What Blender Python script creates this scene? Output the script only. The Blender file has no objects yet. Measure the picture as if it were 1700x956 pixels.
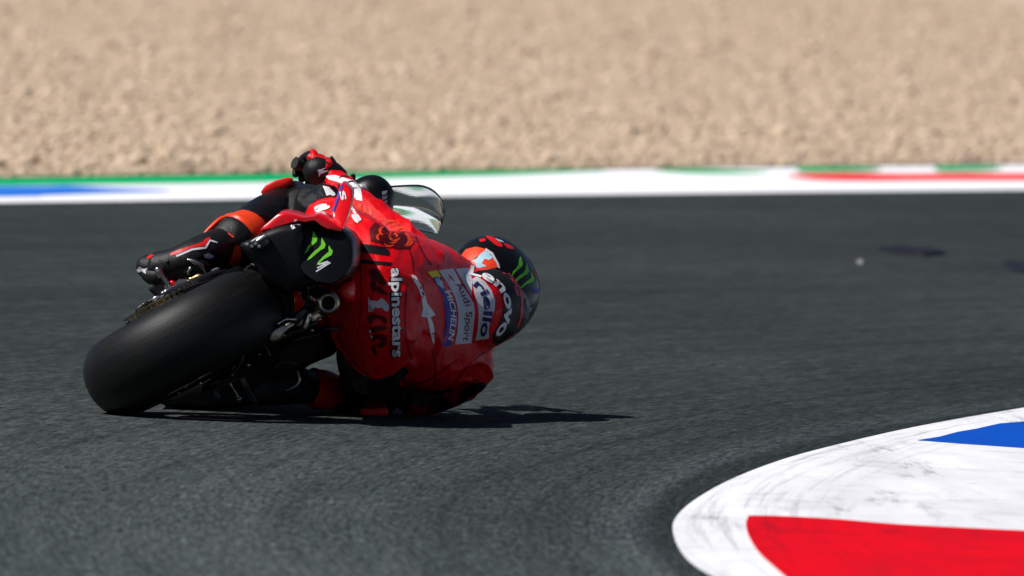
import bpy, bmesh, math, random
import numpy as np
from mathutils import Vector, Matrix, noise
from mathutils.bvhtree import BVHTree
from mathutils.geometry import tessellate_polygon
random.seed(7); rng = np.random.default_rng(7)
sc = bpy.context.scene
COL = sc.collection
R = math.radians

# ------------------------------------------------------------------ camera
# photo is 1700 x 956; long lens, 40 m behind the motorcycle, eye 1.55 m above the track
PW, PH, FPX = 1700.0, 956.0, 28000.0
CAMPOS = Vector((0.0, -40.0, 1.55)); ROLL = R(2.2)
def cam_rot(yaw, pitch):
    return (Matrix.Rotation(yaw, 3, 'Z') @ Matrix.Rotation(math.pi/2 + pitch, 3, 'X') @ Matrix.Rotation(ROLL, 3, 'Z'))
def project(v, M):
    c = M.transposed() @ (v - CAMPOS)
    return (PW/2 + FPX*c.x/-c.z, PH/2 - FPX*c.y/-c.z)
yaw, pitch = -0.02, -0.03
for _ in range(20):                       # aim so that the rear contact patch lands where the photo has it
    M = cam_rot(yaw, pitch); p = project(Vector((0, 0, 0)), M)
    e = (202 - p[0], 687 - p[1])
    yaw += e[0]/FPX; pitch += e[1]/FPX
CM = cam_rot(yaw, pitch)
def ray(px, py):
    return (CM @ Vector(((px-PW/2)/FPX, -(py-PH/2)/FPX, -1.0)))
def P(px, py, y):                         # point seen at a pixel, y metres ahead of the rear axle
    d = ray(px, py); t = (y - CAMPOS.y)/d.y
    return CAMPOS + d*t
def G(px, py, z=0.0):                     # point on the ground seen at a pixel
    d = ray(px, py); t = (z - CAMPOS.z)/d.z
    return CAMPOS + d*t
cam = bpy.data.cameras.new('camera'); camo = bpy.data.objects.new('camera', cam); COL.objects.link(camo)
camo.matrix_world = Matrix.Translation(CAMPOS) @ CM.to_4x4()
cam.sensor_width = 36; cam.lens = FPX*36/PW
cam.clip_start = 1; cam.clip_end = 4000
cam.dof.use_dof = True; cam.dof.focus_distance = 40.25; cam.dof.aperture_fstop = 10
sc.camera = camo

# ------------------------------------------------------------------ light
SUN_EL, SUN_AZ = R(53), R(195)            # azimuth of the sun as an angle from +X, counter-clockwise
SDIR = Vector((math.cos(SUN_AZ)*math.cos(SUN_EL), math.sin(SUN_AZ)*math.cos(SUN_EL), math.sin(SUN_EL)))
w = bpy.data.worlds.new('World'); sc.world = w; w.use_nodes = True
nt = w.node_tree; bg = nt.nodes['Background']
sky = nt.nodes.new('ShaderNodeTexSky'); sky.sky_type = 'NISHITA'; sky.sun_disc = False
sky.air_density = .6; sky.dust_density = .3; sky.sun_elevation = SUN_EL; sky.sun_rotation = math.pi/2 - SUN_AZ
nt.links.new(sky.outputs[0], bg.inputs[0]); bg.inputs[1].default_value = 0.05
sun = bpy.data.lights.new('sun', 'SUN'); sun.energy = 5.0; sun.angle = R(0.5); sun.color = (1, .98, .95)
suno = bpy.data.objects.new('sun', sun); COL.objects.link(suno)
suno.rotation_euler = SDIR.to_track_quat('Z', 'Y').to_euler(); suno.location = SDIR*60
sc.view_settings.view_transform = 'Standard'; sc.view_settings.look = 'None'
sc.view_settings.exposure = 0.0; sc.view_settings.gamma = 1; sc.view_settings.use_curve_mapping = False

# ------------------------------------------------------------------ helpers
def link(name, me, mat=None, parent=None, smooth=True):
    me.name = name
    o = bpy.data.objects.new(name, me); COL.objects.link(o)
    if mat is not None:
        for m in (mat if isinstance(mat, (list, tuple)) else [mat]): me.materials.append(m)
    if smooth: me.polygons.foreach_set('use_smooth', [True]*len(me.polygons))
    if parent: o.parent = parent
    return o
def from_bm(name, bm, mat, parent=None, smooth=True, flatang=None):
    me = bpy.data.meshes.new(name); bmesh.ops.recalc_face_normals(bm, faces=bm.faces[:])
    bm.to_mesh(me); bm.free()
    o = link(name, me, mat, parent, smooth)
    if flatang: sharp(me, flatang)
    return o
def sharp(me, deg):
    bm = bmesh.new(); bm.from_mesh(me); c = R(deg)
    for e in bm.edges:
        if len(e.link_faces) == 2 and e.calc_face_angle(0) > c: e.smooth = False
    bm.to_mesh(me); bm.free()
def thing(name, label, cat, loc=(0, 0, 0), group=None):
    o = bpy.data.objects.new(name, None); COL.objects.link(o); o.location = loc
    o['label'] = label; o['category'] = cat; o.empty_display_size = .1
    if group: o['group'] = group
    return o
def tag(o, label=None, cat=None, kind=None, group=None):
    if label: o['label'] = label
    if cat: o['category'] = cat
    if kind: o['kind'] = kind
    if group: o['group'] = group
    return o
def catmull(vals, n):
    vals = [np.array(v, float) for v in vals]
    out = []; k = len(vals)
    for i in range(k-1):
        p0 = vals[max(i-1, 0)]; p1 = vals[i]; p2 = vals[i+1]; p3 = vals[min(i+2, k-1)]
        for j in range(n):
            t = j/n
            out.append(.5*((2*p1)+(-p0+p2)*t+(2*p0-5*p1+4*p2-p3)*t*t+(-p0+3*p1-3*p2+p3)*t**3))
    out.append(vals[-1]); return out
def add_rings(bm, rings, close=True):
    vs = [[bm.verts.new(v) for v in r] for r in rings]; n = len(vs[0]); fs = []
    for a, b in zip(vs[:-1], vs[1:]):
        for i in range(n):
            fs.append(bm.faces.new((a[i], a[(i+1) % n], b[(i+1) % n], b[i])))
    if close:
        fs.append(bm.faces.new(vs[0][::-1])); fs.append(bm.faces.new(vs[-1]))
    return fs
def add_tube(bm, pts, rad, seg=12, sub=4, flat=1.0, flatdir=None, round_caps=True):
    """tube through pts with radii; flat scales one cross axis (the one nearest flatdir)"""
    pts = [Vector(p) for p in pts]
    if not isinstance(rad, (list, tuple)): rad = [rad]*len(pts)
    data = catmull([list(p)+[r] for p, r in zip(pts, rad)], sub if len(pts) > 2 else 1)
    cs = [Vector(d[:3]) for d in data]; rs = [max(1e-4, d[3]) for d in data]
    if round_caps:
        t0 = (cs[0]-cs[1]).normalized(); t1 = (cs[-1]-cs[-2]).normalized()
        pre = []; post = []
        for a in (1.35, .95, .5):
            pre.append((cs[0]+t0*rs[0]*math.sin(a), rs[0]*math.cos(a)))
            post.append((cs[-1]+t1*rs[-1]*math.sin(a), rs[-1]*math.cos(a)))
        post = post[::-1]
        cs = [c for c, r in pre]+cs+[c for c, r in post]; rs = [r for c, r in pre]+rs+[r for c, r in post]
    up = Vector(flatdir) if flatdir else Vector((.13, .21, 1)); rings = []
    for i, c in enumerate(cs):
        t = (cs[min(i+1, len(cs)-1)]-cs[max(i-1, 0)]).normalized()
        u = up - t*up.dot(t)
        if u.length < 1e-4: u = t.orthogonal()
        u.normalize(); v = t.cross(u); up = u if not flatdir else up
        rings.append([c+(u*math.cos(a)*flat+v*math.sin(a))*rs[i] for a in (2*math.pi*k/seg for k in range(seg))])
    return add_rings(bm, rings)
def tube(name, pts, rad, mat, parent=None, **k):
    bm = bmesh.new(); add_tube(bm, pts, rad, **k); return from_bm(name, bm, mat, parent, flatang=50)
def add_prism(bm, sections, close=True):
    """sections: list of vertex loops of equal length, skinned in order"""
    return add_rings(bm, sections, close)
def px_loop(outline, y, scale=1.0, shift=(0, 0), yfun=None):
    cx = sum(p[0] for p in outline)/len(outline); cy = sum(p[1] for p in outline)/len(outline)
    r = []
    for x, yy in outline:
        qx, qy = cx+(x-cx)*scale+shift[0], cy+(yy-cy)*scale+shift[1]
        r.append(P(qx, qy, y if yfun is None else y+yfun(qx, qy)))
    return r
def smooth_outline(o, n=3):
    k = len(o); out = []
    for i in range(k):
        p0, p1, p2, p3 = (np.array(o[(i+j) % k], float) for j in (-1, 0, 1, 2))
        for j in range(n):
            t = j/n
            out.append(tuple(.5*((2*p1)+(-p0+p2)*t+(2*p0-5*p1+4*p2-p3)*t*t+(-p0+3*p1-3*p2+p3)*t**3)))
    return out
def solid(name, outline, y0, y1, mat, parent, rnd=.012, shift=(0, 0), scale1=1.0, sm=3, yfun=None, ang=40):
    """a solid body with a rear outline, rounded rear and front edges and real depth"""
    o = smooth_outline(outline, sm) if sm else outline
    w_ = max(p[0] for p in o)-min(p[0] for p in o); h_ = max(p[1] for p in o)-min(p[1] for p in o)
    m = max(20, min(w_, h_)); s = rnd*700*2/m
    ss = []
    for k in (0, .3, .65, 1): a = k*math.pi/2; ss.append((y0+rnd*(1-math.sin(a)), 1-s*(1-math.cos(math.pi/2-a)) if k < 1 else 1-s))
    secs = [px_loop(o, y0, max(.1, 1-s), (0, 0), yfun), px_loop(o, y0+rnd*.3, max(.2, 1-s*.35), (0, 0), yfun), px_loop(o, y0+rnd, 1, (0, 0), yfun),
            px_loop(o, (y0+y1)/2, (1+scale1)/2, (shift[0]/2, shift[1]/2), yfun),
            px_loop(o, y1-rnd, scale1, shift, yfun), px_loop(o, y1, scale1*max(.1, 1-s), shift, yfun)]
    bm = bmesh.new(); add_prism(bm, secs)
    bmesh.ops.triangulate(bm, faces=[f for f in bm.faces if len(f.verts) > 4])
    return from_bm(name, bm, mat, parent, flatang=ang)
def add_box(bm, c, ax, ay, az, bev=0.0):
    c = Vector(c); vs = []
    for i in (-1, 1):
        for j in (-1, 1):
            for k in (-1, 1): vs.append(bm.verts.new(c+Vector(ax)*i+Vector(ay)*j+Vector(az)*k))
    fs = [bm.faces.new([vs[i] for i in q]) for q in ((0, 1, 3, 2), (4, 6, 7, 5), (0, 4, 5, 1), (2, 3, 7, 6), (0, 2, 6, 4), (1, 5, 7, 3))]
    if bev:
        bmesh.ops.recalc_face_normals(bm, faces=fs)
        bmesh.ops.bevel(bm, geom=list({e for f in fs for e in f.edges}), offset=bev, segments=2, affect='EDGES', profile=.5)
def box(name, c, ax, ay, az, mat, parent, bev=.003):
    bm = bmesh.new(); add_box(bm, c, ax, ay, az, bev); return from_bm(name, bm, mat, parent, flatang=35)
def lathe(name, centre, axis, prof, mat, parent, seg=48, closed=True):
    """prof: list of (radius, offset along axis)"""
    axis = Vector(axis).normalized(); u = axis.orthogonal().normalized(); v = axis.cross(u)
    bm = bmesh.new(); n = len(prof)
    rows = []
    for i in range(seg):
        a = 2*math.pi*i/seg; d = u*math.cos(a)+v*math.sin(a)
        rows.append([bm.verts.new(Vector(centre)+d*r+axis*h) for r, h in prof])
    for i in range(seg):
        A, Bq = rows[i], rows[(i+1) % seg]
        for j in range(n if closed else n-1):
            bm.faces.new((A[j], A[(j+1) % n], Bq[(j+1) % n], Bq[j]))
    return from_bm(name, bm, mat, parent, flatang=45)

# ------------------------------------------------------------------ materials
def newmat(name):
    m = bpy.data.materials.new(name); m.use_nodes = True
    return m, m.node_tree, m.node_tree.nodes['Principled BSDF']
def N(nt, t, **kw):
    n = nt.nodes.new(t)
    for k, v in kw.items():
        if k in n.inputs: n.inputs[k].default_value = v
        else: setattr(n, k, v)
    return n
def ramp(nt, src, stops):
    r = nt.nodes.new('ShaderNodeValToRGB'); e = r.color_ramp.elements
    while len(e) < len(stops): e.new(.5)
    for i, (p, c) in enumerate(stops):
        e[i].position = p; e[i].color = (*c, 1) if len(c) == 3 else c
    nt.links.new(src, r.inputs[0]); return r.outputs[0]
def mix(nt, fac, a, b, mode='MIX'):
    m = nt.nodes.new('ShaderNodeMix'); m.data_type = 'RGBA'; m.blend_type = mode
    for sock, v in ((m.inputs[0], fac), (m.inputs[6], a), (m.inputs[7], b)):
        if hasattr(v, 'links'): nt.links.new(v, sock)
        elif isinstance(v, (int, float)): sock.default_value = v
        else: sock.default_value = (*v, 1) if len(v) == 3 else v
    return m.outputs[2]
def coords(nt, scale=(1, 1, 1)):
    g = nt.nodes.new('ShaderNodeNewGeometry'); mp = nt.nodes.new('ShaderNodeMapping'); mp.inputs['Scale'].default_value = scale
    nt.links.new(g.outputs['Position'], mp.inputs[0]); return mp.outputs[0]
def noi(nt, vec, scale, detail=4, rough=.6, out=0):
    n = N(nt, 'ShaderNodeTexNoise', Scale=scale, Detail=detail, Roughness=rough); nt.links.new(vec, n.inputs['Vector']); return n.outputs[out]
def bump(nt, bs, h, strength, dist):
    b = N(nt, 'ShaderNodeBump', Strength=strength, Distance=dist); nt.links.new(h, b.inputs['Height']); nt.links.new(b.outputs[0], bs.inputs['Normal'])
def paint(name, col, rough=.35, metal=0, spec=.22, coat=0, var=.15, bscale=60, bstr=.15, bdist=.001, sheen=0):
    m, nt, b = newmat(name)
    v = coords(nt); n = noi(nt, v, 23, 5)
    dark = tuple(c*(1-var) for c in col); lite = tuple(min(1, c*(1+var)) for c in col)
    nt.links.new(ramp(nt, n, [(.3, dark), (.7, lite)]), b.inputs['Base Color'])
    b.inputs['Roughness'].default_value = rough; b.inputs['Metallic'].default_value = metal
    b.inputs['Specular IOR Level'].default_value = spec; b.inputs['Coat Weight'].default_value = coat; b.inputs['Coat Roughness'].default_value = .08
    if bstr: bump(nt, b, noi(nt, v, bscale, 4), bstr, bdist)
    return m
def math_(nt, op, a, b_=None):
    n = N(nt, 'ShaderNodeMath', operation=op)
    for i, q in enumerate((a, b_)):
        if q is None: continue
        if hasattr(q, 'links'): nt.links.new(q, n.inputs[i])
        else: n.inputs[i].default_value = q
    return n.outputs[0]
RED = (.78, .002, .008)
M = {}
M['red_paint'] = paint('red_paint', RED, .28, spec=.5, coat=.5, var=.05, bstr=0)
M['black_paint'] = paint('black_paint', (.004, .004, .005), .33, spec=.3, var=.2, bstr=.05)
M['carbon'] = paint('carbon', (.005, .005, .006), .45, spec=.22, var=.4, bscale=300, bstr=.2)
M['dark_metal'] = paint('dark_metal', (.05, .05, .055), .38, metal=.9, var=.3)
M['steel'] = paint('steel', (.55, .53, .5), .28, metal=1, var=.25, bscale=90)
M['titanium'] = paint('titanium', (.42, .35, .28), .3, metal=1, var=.35, bscale=90)
M['gold'] = paint('gold', (.6, .42, .16), .3, metal=1, var=.3)
M['rubber'] = paint('rubber', (.02, .02, .02), .7, spec=.3, var=.2)
M['white_print'] = paint('white_print', (.75, .75, .76), .5, var=.05, bstr=0)
M['grey_print'] = paint('grey_print', (.55, .55, .60), .5, var=.05, bstr=0)
M['black_print'] = paint('black_print', (.008, .006, .008), .5, var=.1, bstr=0)
M['dark_red_print'] = paint('dark_red_print', (.09, .002, .004), .5, var=.1, bstr=0)
M['blue_print'] = paint('blue_print', (.012, .02, .28), .45, var=.05, bstr=0)
M['purple_print'] = paint('purple_print', (.06, .02, .25), .45, var=.05, bstr=0)
M['yellow_print'] = paint('yellow_print', (.85, .6, .02), .45, var=.05, bstr=0)
M['navy_print'] = paint('navy_print', (.02, .02, .09), .45, var=.05, bstr=0)
M['green_print'] = paint('green_print', (.16, .55, .03), .45, var=.12, bstr=0)
M['red_print'] = paint('red_print', (.6, .01, .012), .45, var=.05, bstr=0)
M['orange_print'] = paint('orange_print', (.80, .055, .015), .45, var=.15, bstr=0)
M['pale_blue_print'] = paint('pale_blue_print', (.35, .55, .66), .45, var=.3, bstr=0)
M['orange'] = paint('orange_guard', (.85, .055, .012), .35, var=.12, bscale=40, bstr=.3, bdist=.003)
M['knee_puck'] = paint('knee_puck', (.72, .012, .008), .45, var=.15, bscale=120, bstr=.4)
def leather(name, col, rough):
    m, nt, b = newmat(name); v = coords(nt)
    big = noi(nt, v, 14, 4); fine = noi(nt, v, 260, 3)
    nt.links.new(ramp(nt, big, [(.3, tuple(c*.75 for c in col)), (.7, tuple(c*1.15 for c in col))]), b.inputs['Base Color'])
    b.inputs['Roughness'].default_value = rough; b.inputs['Specular IOR Level'].default_value = .3
    wv = N(nt, 'ShaderNodeTexWave', Scale=9, Distortion=9, Detail=3); nt.links.new(v, wv.inputs['Vector'])
    a = N(nt, 'ShaderNodeMath', operation='MULTIPLY_ADD'); nt.links.new(wv.outputs[1], a.inputs[0]); a.inputs[1].default_value = .5; nt.links.new(fine, a.inputs[2])
    bump(nt, b, a.outputs[0], .35, .004); return m
M['red_leather'] = leather('red_leather', (.78, .0018, .006), .34)
M['mottled_leather'] = leather('mottled_leather', (.02, .0005, .001), .45)
_n = M['mottled_leather'].node_tree; _r = [q for q in _n.nodes if q.bl_idname == 'ShaderNodeValToRGB'][0]; _e = _r.color_ramp.elements
_e[0].position = .46; _e[0].color = (.006, .003, .004, 1); _e[1].position = .58; _e[1].color = (.22, .001, .004, 1)
M['black_leather'] = leather('black_leather', (.006, .006, .007), .48)
def suit_mat():
    m, nt, b = newmat('racing_suit'); v = coords(nt)
    big = noi(nt, v, 14, 4); fine = noi(nt, v, 260, 3)
    red = ramp(nt, big, [(.3, (.62, .0012, .004)), (.7, (.88, .002, .007))])
    blk = ramp(nt, big, [(.3, (.0045, .0045, .005)), (.7, (.008, .008, .009))])
    mot = ramp(nt, noi(nt, v, 20, 4), [(.50, (.006, .003, .004)), (.58, (.26, .001, .004))])
    def zone(name):
        a = nt.nodes.new('ShaderNodeAttribute'); a.attribute_name = name
        return ramp(nt, a.outputs['Fac'], [(.485, (0, 0, 0)), (.515, (1, 1, 1))])
    c = mix(nt, zone('zone_mottled'), red, mot); c = mix(nt, zone('zone_black'), c, blk)
    nt.links.new(c, b.inputs['Base Color']); b.inputs['Roughness'].default_value = .28; b.inputs['Specular IOR Level'].default_value = .26
    wv = N(nt, 'ShaderNodeTexWave', Scale=9, Distortion=9, Detail=3); nt.links.new(v, wv.inputs['Vector'])
    a = N(nt, 'ShaderNodeMath', operation='MULTIPLY_ADD'); nt.links.new(wv.outputs[1], a.inputs[0]); a.inputs[1].default_value = .5; nt.links.new(fine, a.inputs[2])
    bump(nt, b, a.outputs[0], .5, .006); return m
M['suit'] = suit_mat()
# slick tyre with scrubbed band
m, nt, b = newmat('slick_tyre'); v = coords(nt)
vm = N(nt, 'ShaderNodeVectorMath', operation='DOT_PRODUCT'); nt.links.new(v, vm.inputs[0]); vm.inputs[1].default_value = (-.498, .07, .864)   # across the tread
sx_ = nt.nodes.new('ShaderNodeSeparateXYZ'); nt.links.new(v, sx_.inputs[0])
cv = nt.nodes.new('ShaderNodeCombineXYZ'); nt.links.new(math_(nt, 'MULTIPLY', vm.outputs['Value'], 150), cv.inputs[0]); nt.links.new(math_(nt, 'MULTIPLY', sx_.outputs[0], 14), cv.inputs[1]); nt.links.new(math_(nt, 'MULTIPLY', sx_.outputs[1], 14), cv.inputs[2])
scuff = noi(nt, cv.outputs[0], 1, 5, .7); gr = noi(nt, v, 260, 4, .7)
c = ramp(nt, scuff, [(.3, (.0022, .0022, .0023)), (.55, (.0042, .0041, .0040)), (.75, (.0095, .009, .0085))])
c = mix(nt, .8, c, ramp(nt, gr, [(.3, (.6, .6, .6)), (.7, (1.5, 1.5, 1.5))]), 'MULTIPLY')
nt.links.new(c, b.inputs['Base Color'])
mr = N(nt, 'ShaderNodeMapRange'); nt.links.new(scuff, mr.inputs[0]); mr.inputs[3].default_value = .38; mr.inputs[4].default_value = .66; nt.links.new(mr.outputs[0], b.inputs['Roughness'])
b.inputs['Specular IOR Level'].default_value = .27
bump(nt, b, math_(nt, 'ADD', gr, scuff), .3, .0016); M['tyre'] = m
# clear screen
m, nt, b = newmat('clear_screen'); b.inputs['Base Color'].default_value = (.93, .95, .95, 1); b.inputs['Roughness'].default_value = 0
b.inputs['Transmission Weight'].default_value = 1; b.inputs['IOR'].default_value = 1.45
M['screen'] = m

# ------------------------------------------------------------------ setting
KCEN, KRAD = (33.15, -6.0), 32.0            # the apex kerb is an arc of this circle
def polar_of(nt):
    g = nt.nodes.new('ShaderNodeNewGeometry'); sp = nt.nodes.new('ShaderNodeSeparateXYZ'); nt.links.new(g.outputs['Position'], sp.inputs[0])
    dx = math_(nt, 'SUBTRACT', sp.outputs[0], KCEN[0]); dy = math_(nt, 'SUBTRACT', sp.outputs[1], KCEN[1])
    dist = math_(nt, 'SQRT', math_(nt, 'ADD', math_(nt, 'MULTIPLY', dx, dx), math_(nt, 'MULTIPLY', dy, dy)))
    return math_(nt, 'SUBTRACT', dist, KRAD), math_(nt, 'MULTIPLY', math_(nt, 'ARCTAN2', dy, math_(nt, 'MULTIPLY', dx, -1.0)), KRAD)
def asphalt_mat():
    m, nt, b = newmat('asphalt')
    g = nt.nodes.new('ShaderNodeNewGeometry'); sp = nt.nodes.new('ShaderNodeSeparateXYZ'); nt.links.new(g.outputs['Position'], sp.inputs[0])
    dx = math_(nt, 'SUBTRACT', sp.outputs[0], KCEN[0]); dy = math_(nt, 'SUBTRACT', sp.outputs[1], KCEN[1])
    dist = math_(nt, 'SQRT', math_(nt, 'ADD', math_(nt, 'MULTIPLY', dx, dx), math_(nt, 'MULTIPLY', dy, dy)))
    off = math_(nt, 'SUBTRACT', dist, KRAD); along = math_(nt, 'MULTIPLY', math_(nt, 'ARCTAN2', dy, math_(nt, 'MULTIPLY', dx, -1.0)), KRAD)
    def polar(so, sa):
        c = nt.nodes.new('ShaderNodeCombineXYZ'); nt.links.new(math_(nt, 'MULTIPLY', off, so), c.inputs[0]); nt.links.new(math_(nt, 'MULTIPLY', along, sa), c.inputs[1]); return c.outputs[0]
    grain = noi(nt, polar(80, 6), 1, 3, .75); grit = noi(nt, polar(190, 18), 1, 2, .6)
    mid = noi(nt, polar(14, 1.1), 1, 5, .65); st = noi(nt, polar(13, .10), 1, 6, .7); st2 = noi(nt, polar(1.6, .12), 1, 4, .6)
    patch = noi(nt, coords(nt, (.7, .16, 1)), 1, 3, .5)
    c = ramp(nt, grain, [(.30, (.012, .0145, .0148)), (.5, (.048, .0575, .0555)), (.66, (.080, .094, .090)), (.76, (.24, .26, .25))])
    c = mix(nt, .7, c, ramp(nt, grit, [(.3, (.45, .45, .45)), (.7, (1.55, 1.55, 1.52))]), 'MULTIPLY')
    c = mix(nt, .8, c, ramp(nt, mid, [(.3, (.76, .78, .79)), (.7, (1.22, 1.21, 1.20))]), 'MULTIPLY')
    c = mix(nt, .8, c, ramp(nt, st, [(.32, (.48, .48, .50)), (.44, (.95, .95, .95)), (.68, (1.18, 1.18, 1.17))]), 'MULTIPLY')
    c = mix(nt, .8, c, ramp(nt, st2, [(.34, (.80, .80, .82)), (.66, (1.14, 1.14, 1.13))]), 'MULTIPLY')
    c = mix(nt, .8, c, ramp(nt, patch, [(.35, (.86, .87, .88)), (.66, (1.12, 1.12, 1.11))]), 'MULTIPLY')
    arcs = noi(nt, polar(34, .06), 1, 4, .75)
    c = mix(nt, .8, c, ramp(nt, arcs, [(.34, (.62, .62, .63)), (.45, (1, 1, 1)), (.66, (1.10, 1.10, 1.10))]), 'MULTIPLY')
    # rubber laid beside the kerb
    near = math_(nt, 'MULTIPLY', off, .5)
    c = mix(nt, .9, c, ramp(nt, near, [(.0, (.60, .60, .64)), (.025, (.50, .50, .55)), (.05, (1.10, 1.08, 1.16)), (.09, (1.05, 1.04, 1.10)), (.125, (.70, .70, .72)), (.17, (.84, .84, .86)), (.22, (.74, .74, .76)), (.32, (.94, .94, .94)), (.8, (1.08, 1.08, 1.07))]), 'MULTIPLY')
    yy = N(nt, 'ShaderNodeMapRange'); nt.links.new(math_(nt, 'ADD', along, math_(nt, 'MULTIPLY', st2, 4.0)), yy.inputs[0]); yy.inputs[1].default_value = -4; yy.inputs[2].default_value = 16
    c = mix(nt, .9, c, ramp(nt, yy.outputs[0], [(0, (1.55, 1.55, 1.55)), (.35, (1.08, 1.08, 1.08)), (.75, (.72, .72, .74)), (1, (.66, .66, .68))]), 'MULTIPLY')  # asphalt tone runs from lighter at the near end to darker farther along
    nt.links.new(c, b.inputs['Base Color'])
    b.inputs['Roughness'].default_value = .95; b.inputs['Specular IOR Level'].default_value = .05
    bump(nt, b, grain, .4, .006); return m
def kerb_paint(name, col, dirt=(.3, .3, .3), amount=.5, wear=1.0):
    m, nt, b = newmat(name)
    an = coords(nt, (1, .09, 1))
    blot = noi(nt, an, 13, 8, .75); spots = noi(nt, an, 55, 4, .7); lines = noi(nt, coords(nt, (.8, .75, 1)), 4.5, 6, .7)
    area = noi(nt, coords(nt, (1, .14, 1)), 2.4, 3); wide = noi(nt, coords(nt, (1, .14, 1)), 5, 4)
    fa = ramp(nt, area, [(.42, (.10, .10, .10)), (.62, (1, 1, 1))])
    f1 = ramp(nt, blot, [(.53, (0, 0, 0)), (.68, (1, 1, 1))]); f2 = ramp(nt, lines, [(.52, (0, 0, 0)), (.80, (1, 1, 1))])
    f3 = ramp(nt, spots, [(.58, (0, 0, 0)), (.68, (1, 1, 1))]); f4 = ramp(nt, wide, [(.36, (0, 0, 0)), (.70, (1, 1, 1))])
    c = mix(nt, mix(nt, 1, f4, (amount*.3,)*3, 'MULTIPLY'), col, dirt)
    c = mix(nt, mix(nt, 1, mix(nt, 1, f1, fa, 'MULTIPLY'), (amount,)*3, 'MULTIPLY'), c, dirt)
    c = mix(nt, mix(nt, 1, f2, (amount*.6,)*3, 'MULTIPLY'), c, dirt)
    c = mix(nt, mix(nt, 1, mix(nt, 1, f3, mix(nt, 1, f1, fa, 'MULTIPLY'), 'MULTIPLY'), (min(1, amount*1.3),)*3, 'MULTIPLY'), c, tuple(d*.25 for d in dirt))
    off, along = polar_of(nt)
    cv = nt.nodes.new('ShaderNodeCombineXYZ'); nt.links.new(math_(nt, 'MULTIPLY', off, 26), cv.inputs[0]); nt.links.new(math_(nt, 'MULTIPLY', along, .35), cv.inputs[1])
    sc_ = ramp(nt, noi(nt, cv.outputs[0], 1, 6, .75), [(.50, (0, 0, 0)), (.68, (1, 1, 1))]); em = ramp(nt, math_(nt, 'MULTIPLY', off, -2.2), [(.0, (.25, .25, .25)), (.12, (.9, .9, .9)), (.45, (.7, .7, .7)), (.9, (.0, .0, .0))])
    c = mix(nt, mix(nt, 1, mix(nt, 1, sc_, em, 'MULTIPLY'), (amount*.7,)*3, 'MULTIPLY'), c, tuple(d*.5 for d in dirt))
    nt.links.new(c, b.inputs['Base Color']); b.inputs['Roughness'].default_value = .8; b.inputs['Specular IOR Level'].default_value = .03
    bump(nt, b, spots, .3, .003); return m
M['asphalt'] = asphalt_mat()
M['k_white'] = kerb_paint('kerb_white', (.78, .78, .81), (.30, .29, .31), 1.0)
M['k_red'] = kerb_paint('kerb_red', (.70, .002, .011), (.22, .008, .018), .8)
M['k_blue'] = kerb_paint('kerb_blue', (.004, .075, .46), (.01, .05, .22), .55)
M['far_white'] = kerb_paint('far_white', (.88, .88, .90), (.55, .55, .55), .25)
M['far_green'] = kerb_paint('far_green', (.003, .40, .14), (.01, .28, .10), .3)
M['far_blue'] = kerb_paint('far_blue', (.02, .17, .66), (.1, .2, .5), .3)
M['far_red'] = kerb_paint('far_red', (.80, .01, .015), (.4, .03, .03), .3)
# ground sheet to the horizon
m, nt, b = newmat('earth'); v = coords(nt)
nt.links.new(ramp(nt, noi(nt, v, .4, 6), [(.3, (.10, .13, .04)), (.7, (.20, .19, .09))]), b.inputs['Base Color']); b.inputs['Roughness'].default_value = 1
M['earth'] = m
bm = bmesh.new(); vs = [bm.verts.new((x*2500, y*2500, -.12)) for x, y in ((-1, -1), (1, -1), (1, 1), (-1, 1))]; bm.faces.new(vs)
tag(from_bm('ground', bm, M['earth']), kind='structure')

def xpoly(pts, ext):
    """ground polyline from pixels, extended along its end directions"""
    g = [G(*p) for p in pts]
    a = (g[0]-g[1]).normalized(); c = (g[-1]-g[-2]).normalized()
    return [g[0]+a*ext]+g+[g[-1]+c*ext]
def edge_fn(pts):
    g = sorted([(q.x, q.y) for q in [G(*p) for p in pts]])
    xs = [q[0] for q in g]; ys = [q[1] for q in g]
    def f(x):
        if x < xs[0]: return ys[0]+(x-xs[0])*(ys[1]-ys[0])/(xs[1]-xs[0])
        if x > xs[-1]: return ys[-1]+(x-xs[-1])*(ys[-1]-ys[-2])/(xs[-1]-xs[-2])
        return float(np.interp(x, xs, ys))
    return f
E_track = edge_fn([(0, 337), (850, 325), (1700, 315)])       # far edge of the asphalt
E_gravel = edge_fn([(0, 297), (450, 290), (850, 284), (1250, 279), (1700, 274)])   # where the gravel starts
E_green = edge_fn([(0, 309), (450, 304), (850, 292), (1020, 284.5), (1700, 278)])
E_mid = edge_fn([(0, 310), (850, 300), (1320, 289), (1700, 289)])
E_low = edge_fn([(0, 325), (850, 315), (1320, 298), (1700, 297)])
XL, XR = -26.0, 26.0
def strip(name, lo, hi, x0, x1, z, mat, n=60, wob=.05, soft=None):
    bm = bmesh.new(); rows = []
    for i in range(n+1):
        x = x0+(x1-x0)*i/n
        rows.append((bm.verts.new((x, lo(x)+wob*(noise.noise((x*1.7, lo(x)*.1, z*99))), z)), bm.verts.new((x, hi(x)+wob*noise.noise((x*1.3, hi(x)*.1+5, z*77)), z))))
    for a, c in zip(rows[:-1], rows[1:]): bm.faces.new((a[0], c[0], c[1], a[1]))
    return from_bm(name, bm, mat)
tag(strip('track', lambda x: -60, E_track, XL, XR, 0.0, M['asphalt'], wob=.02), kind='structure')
white = tag(strip('run_off_kerb', E_track, E_gravel, XL, XR, .0015, M['far_white'], wob=.1), kind='structure')
def xat(px, py): return G(px, py).x
green = strip('green_stripe', E_green, E_gravel, XL, xat(1010, 288), .0025, M['far_green'], 60, wob=.25)
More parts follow.
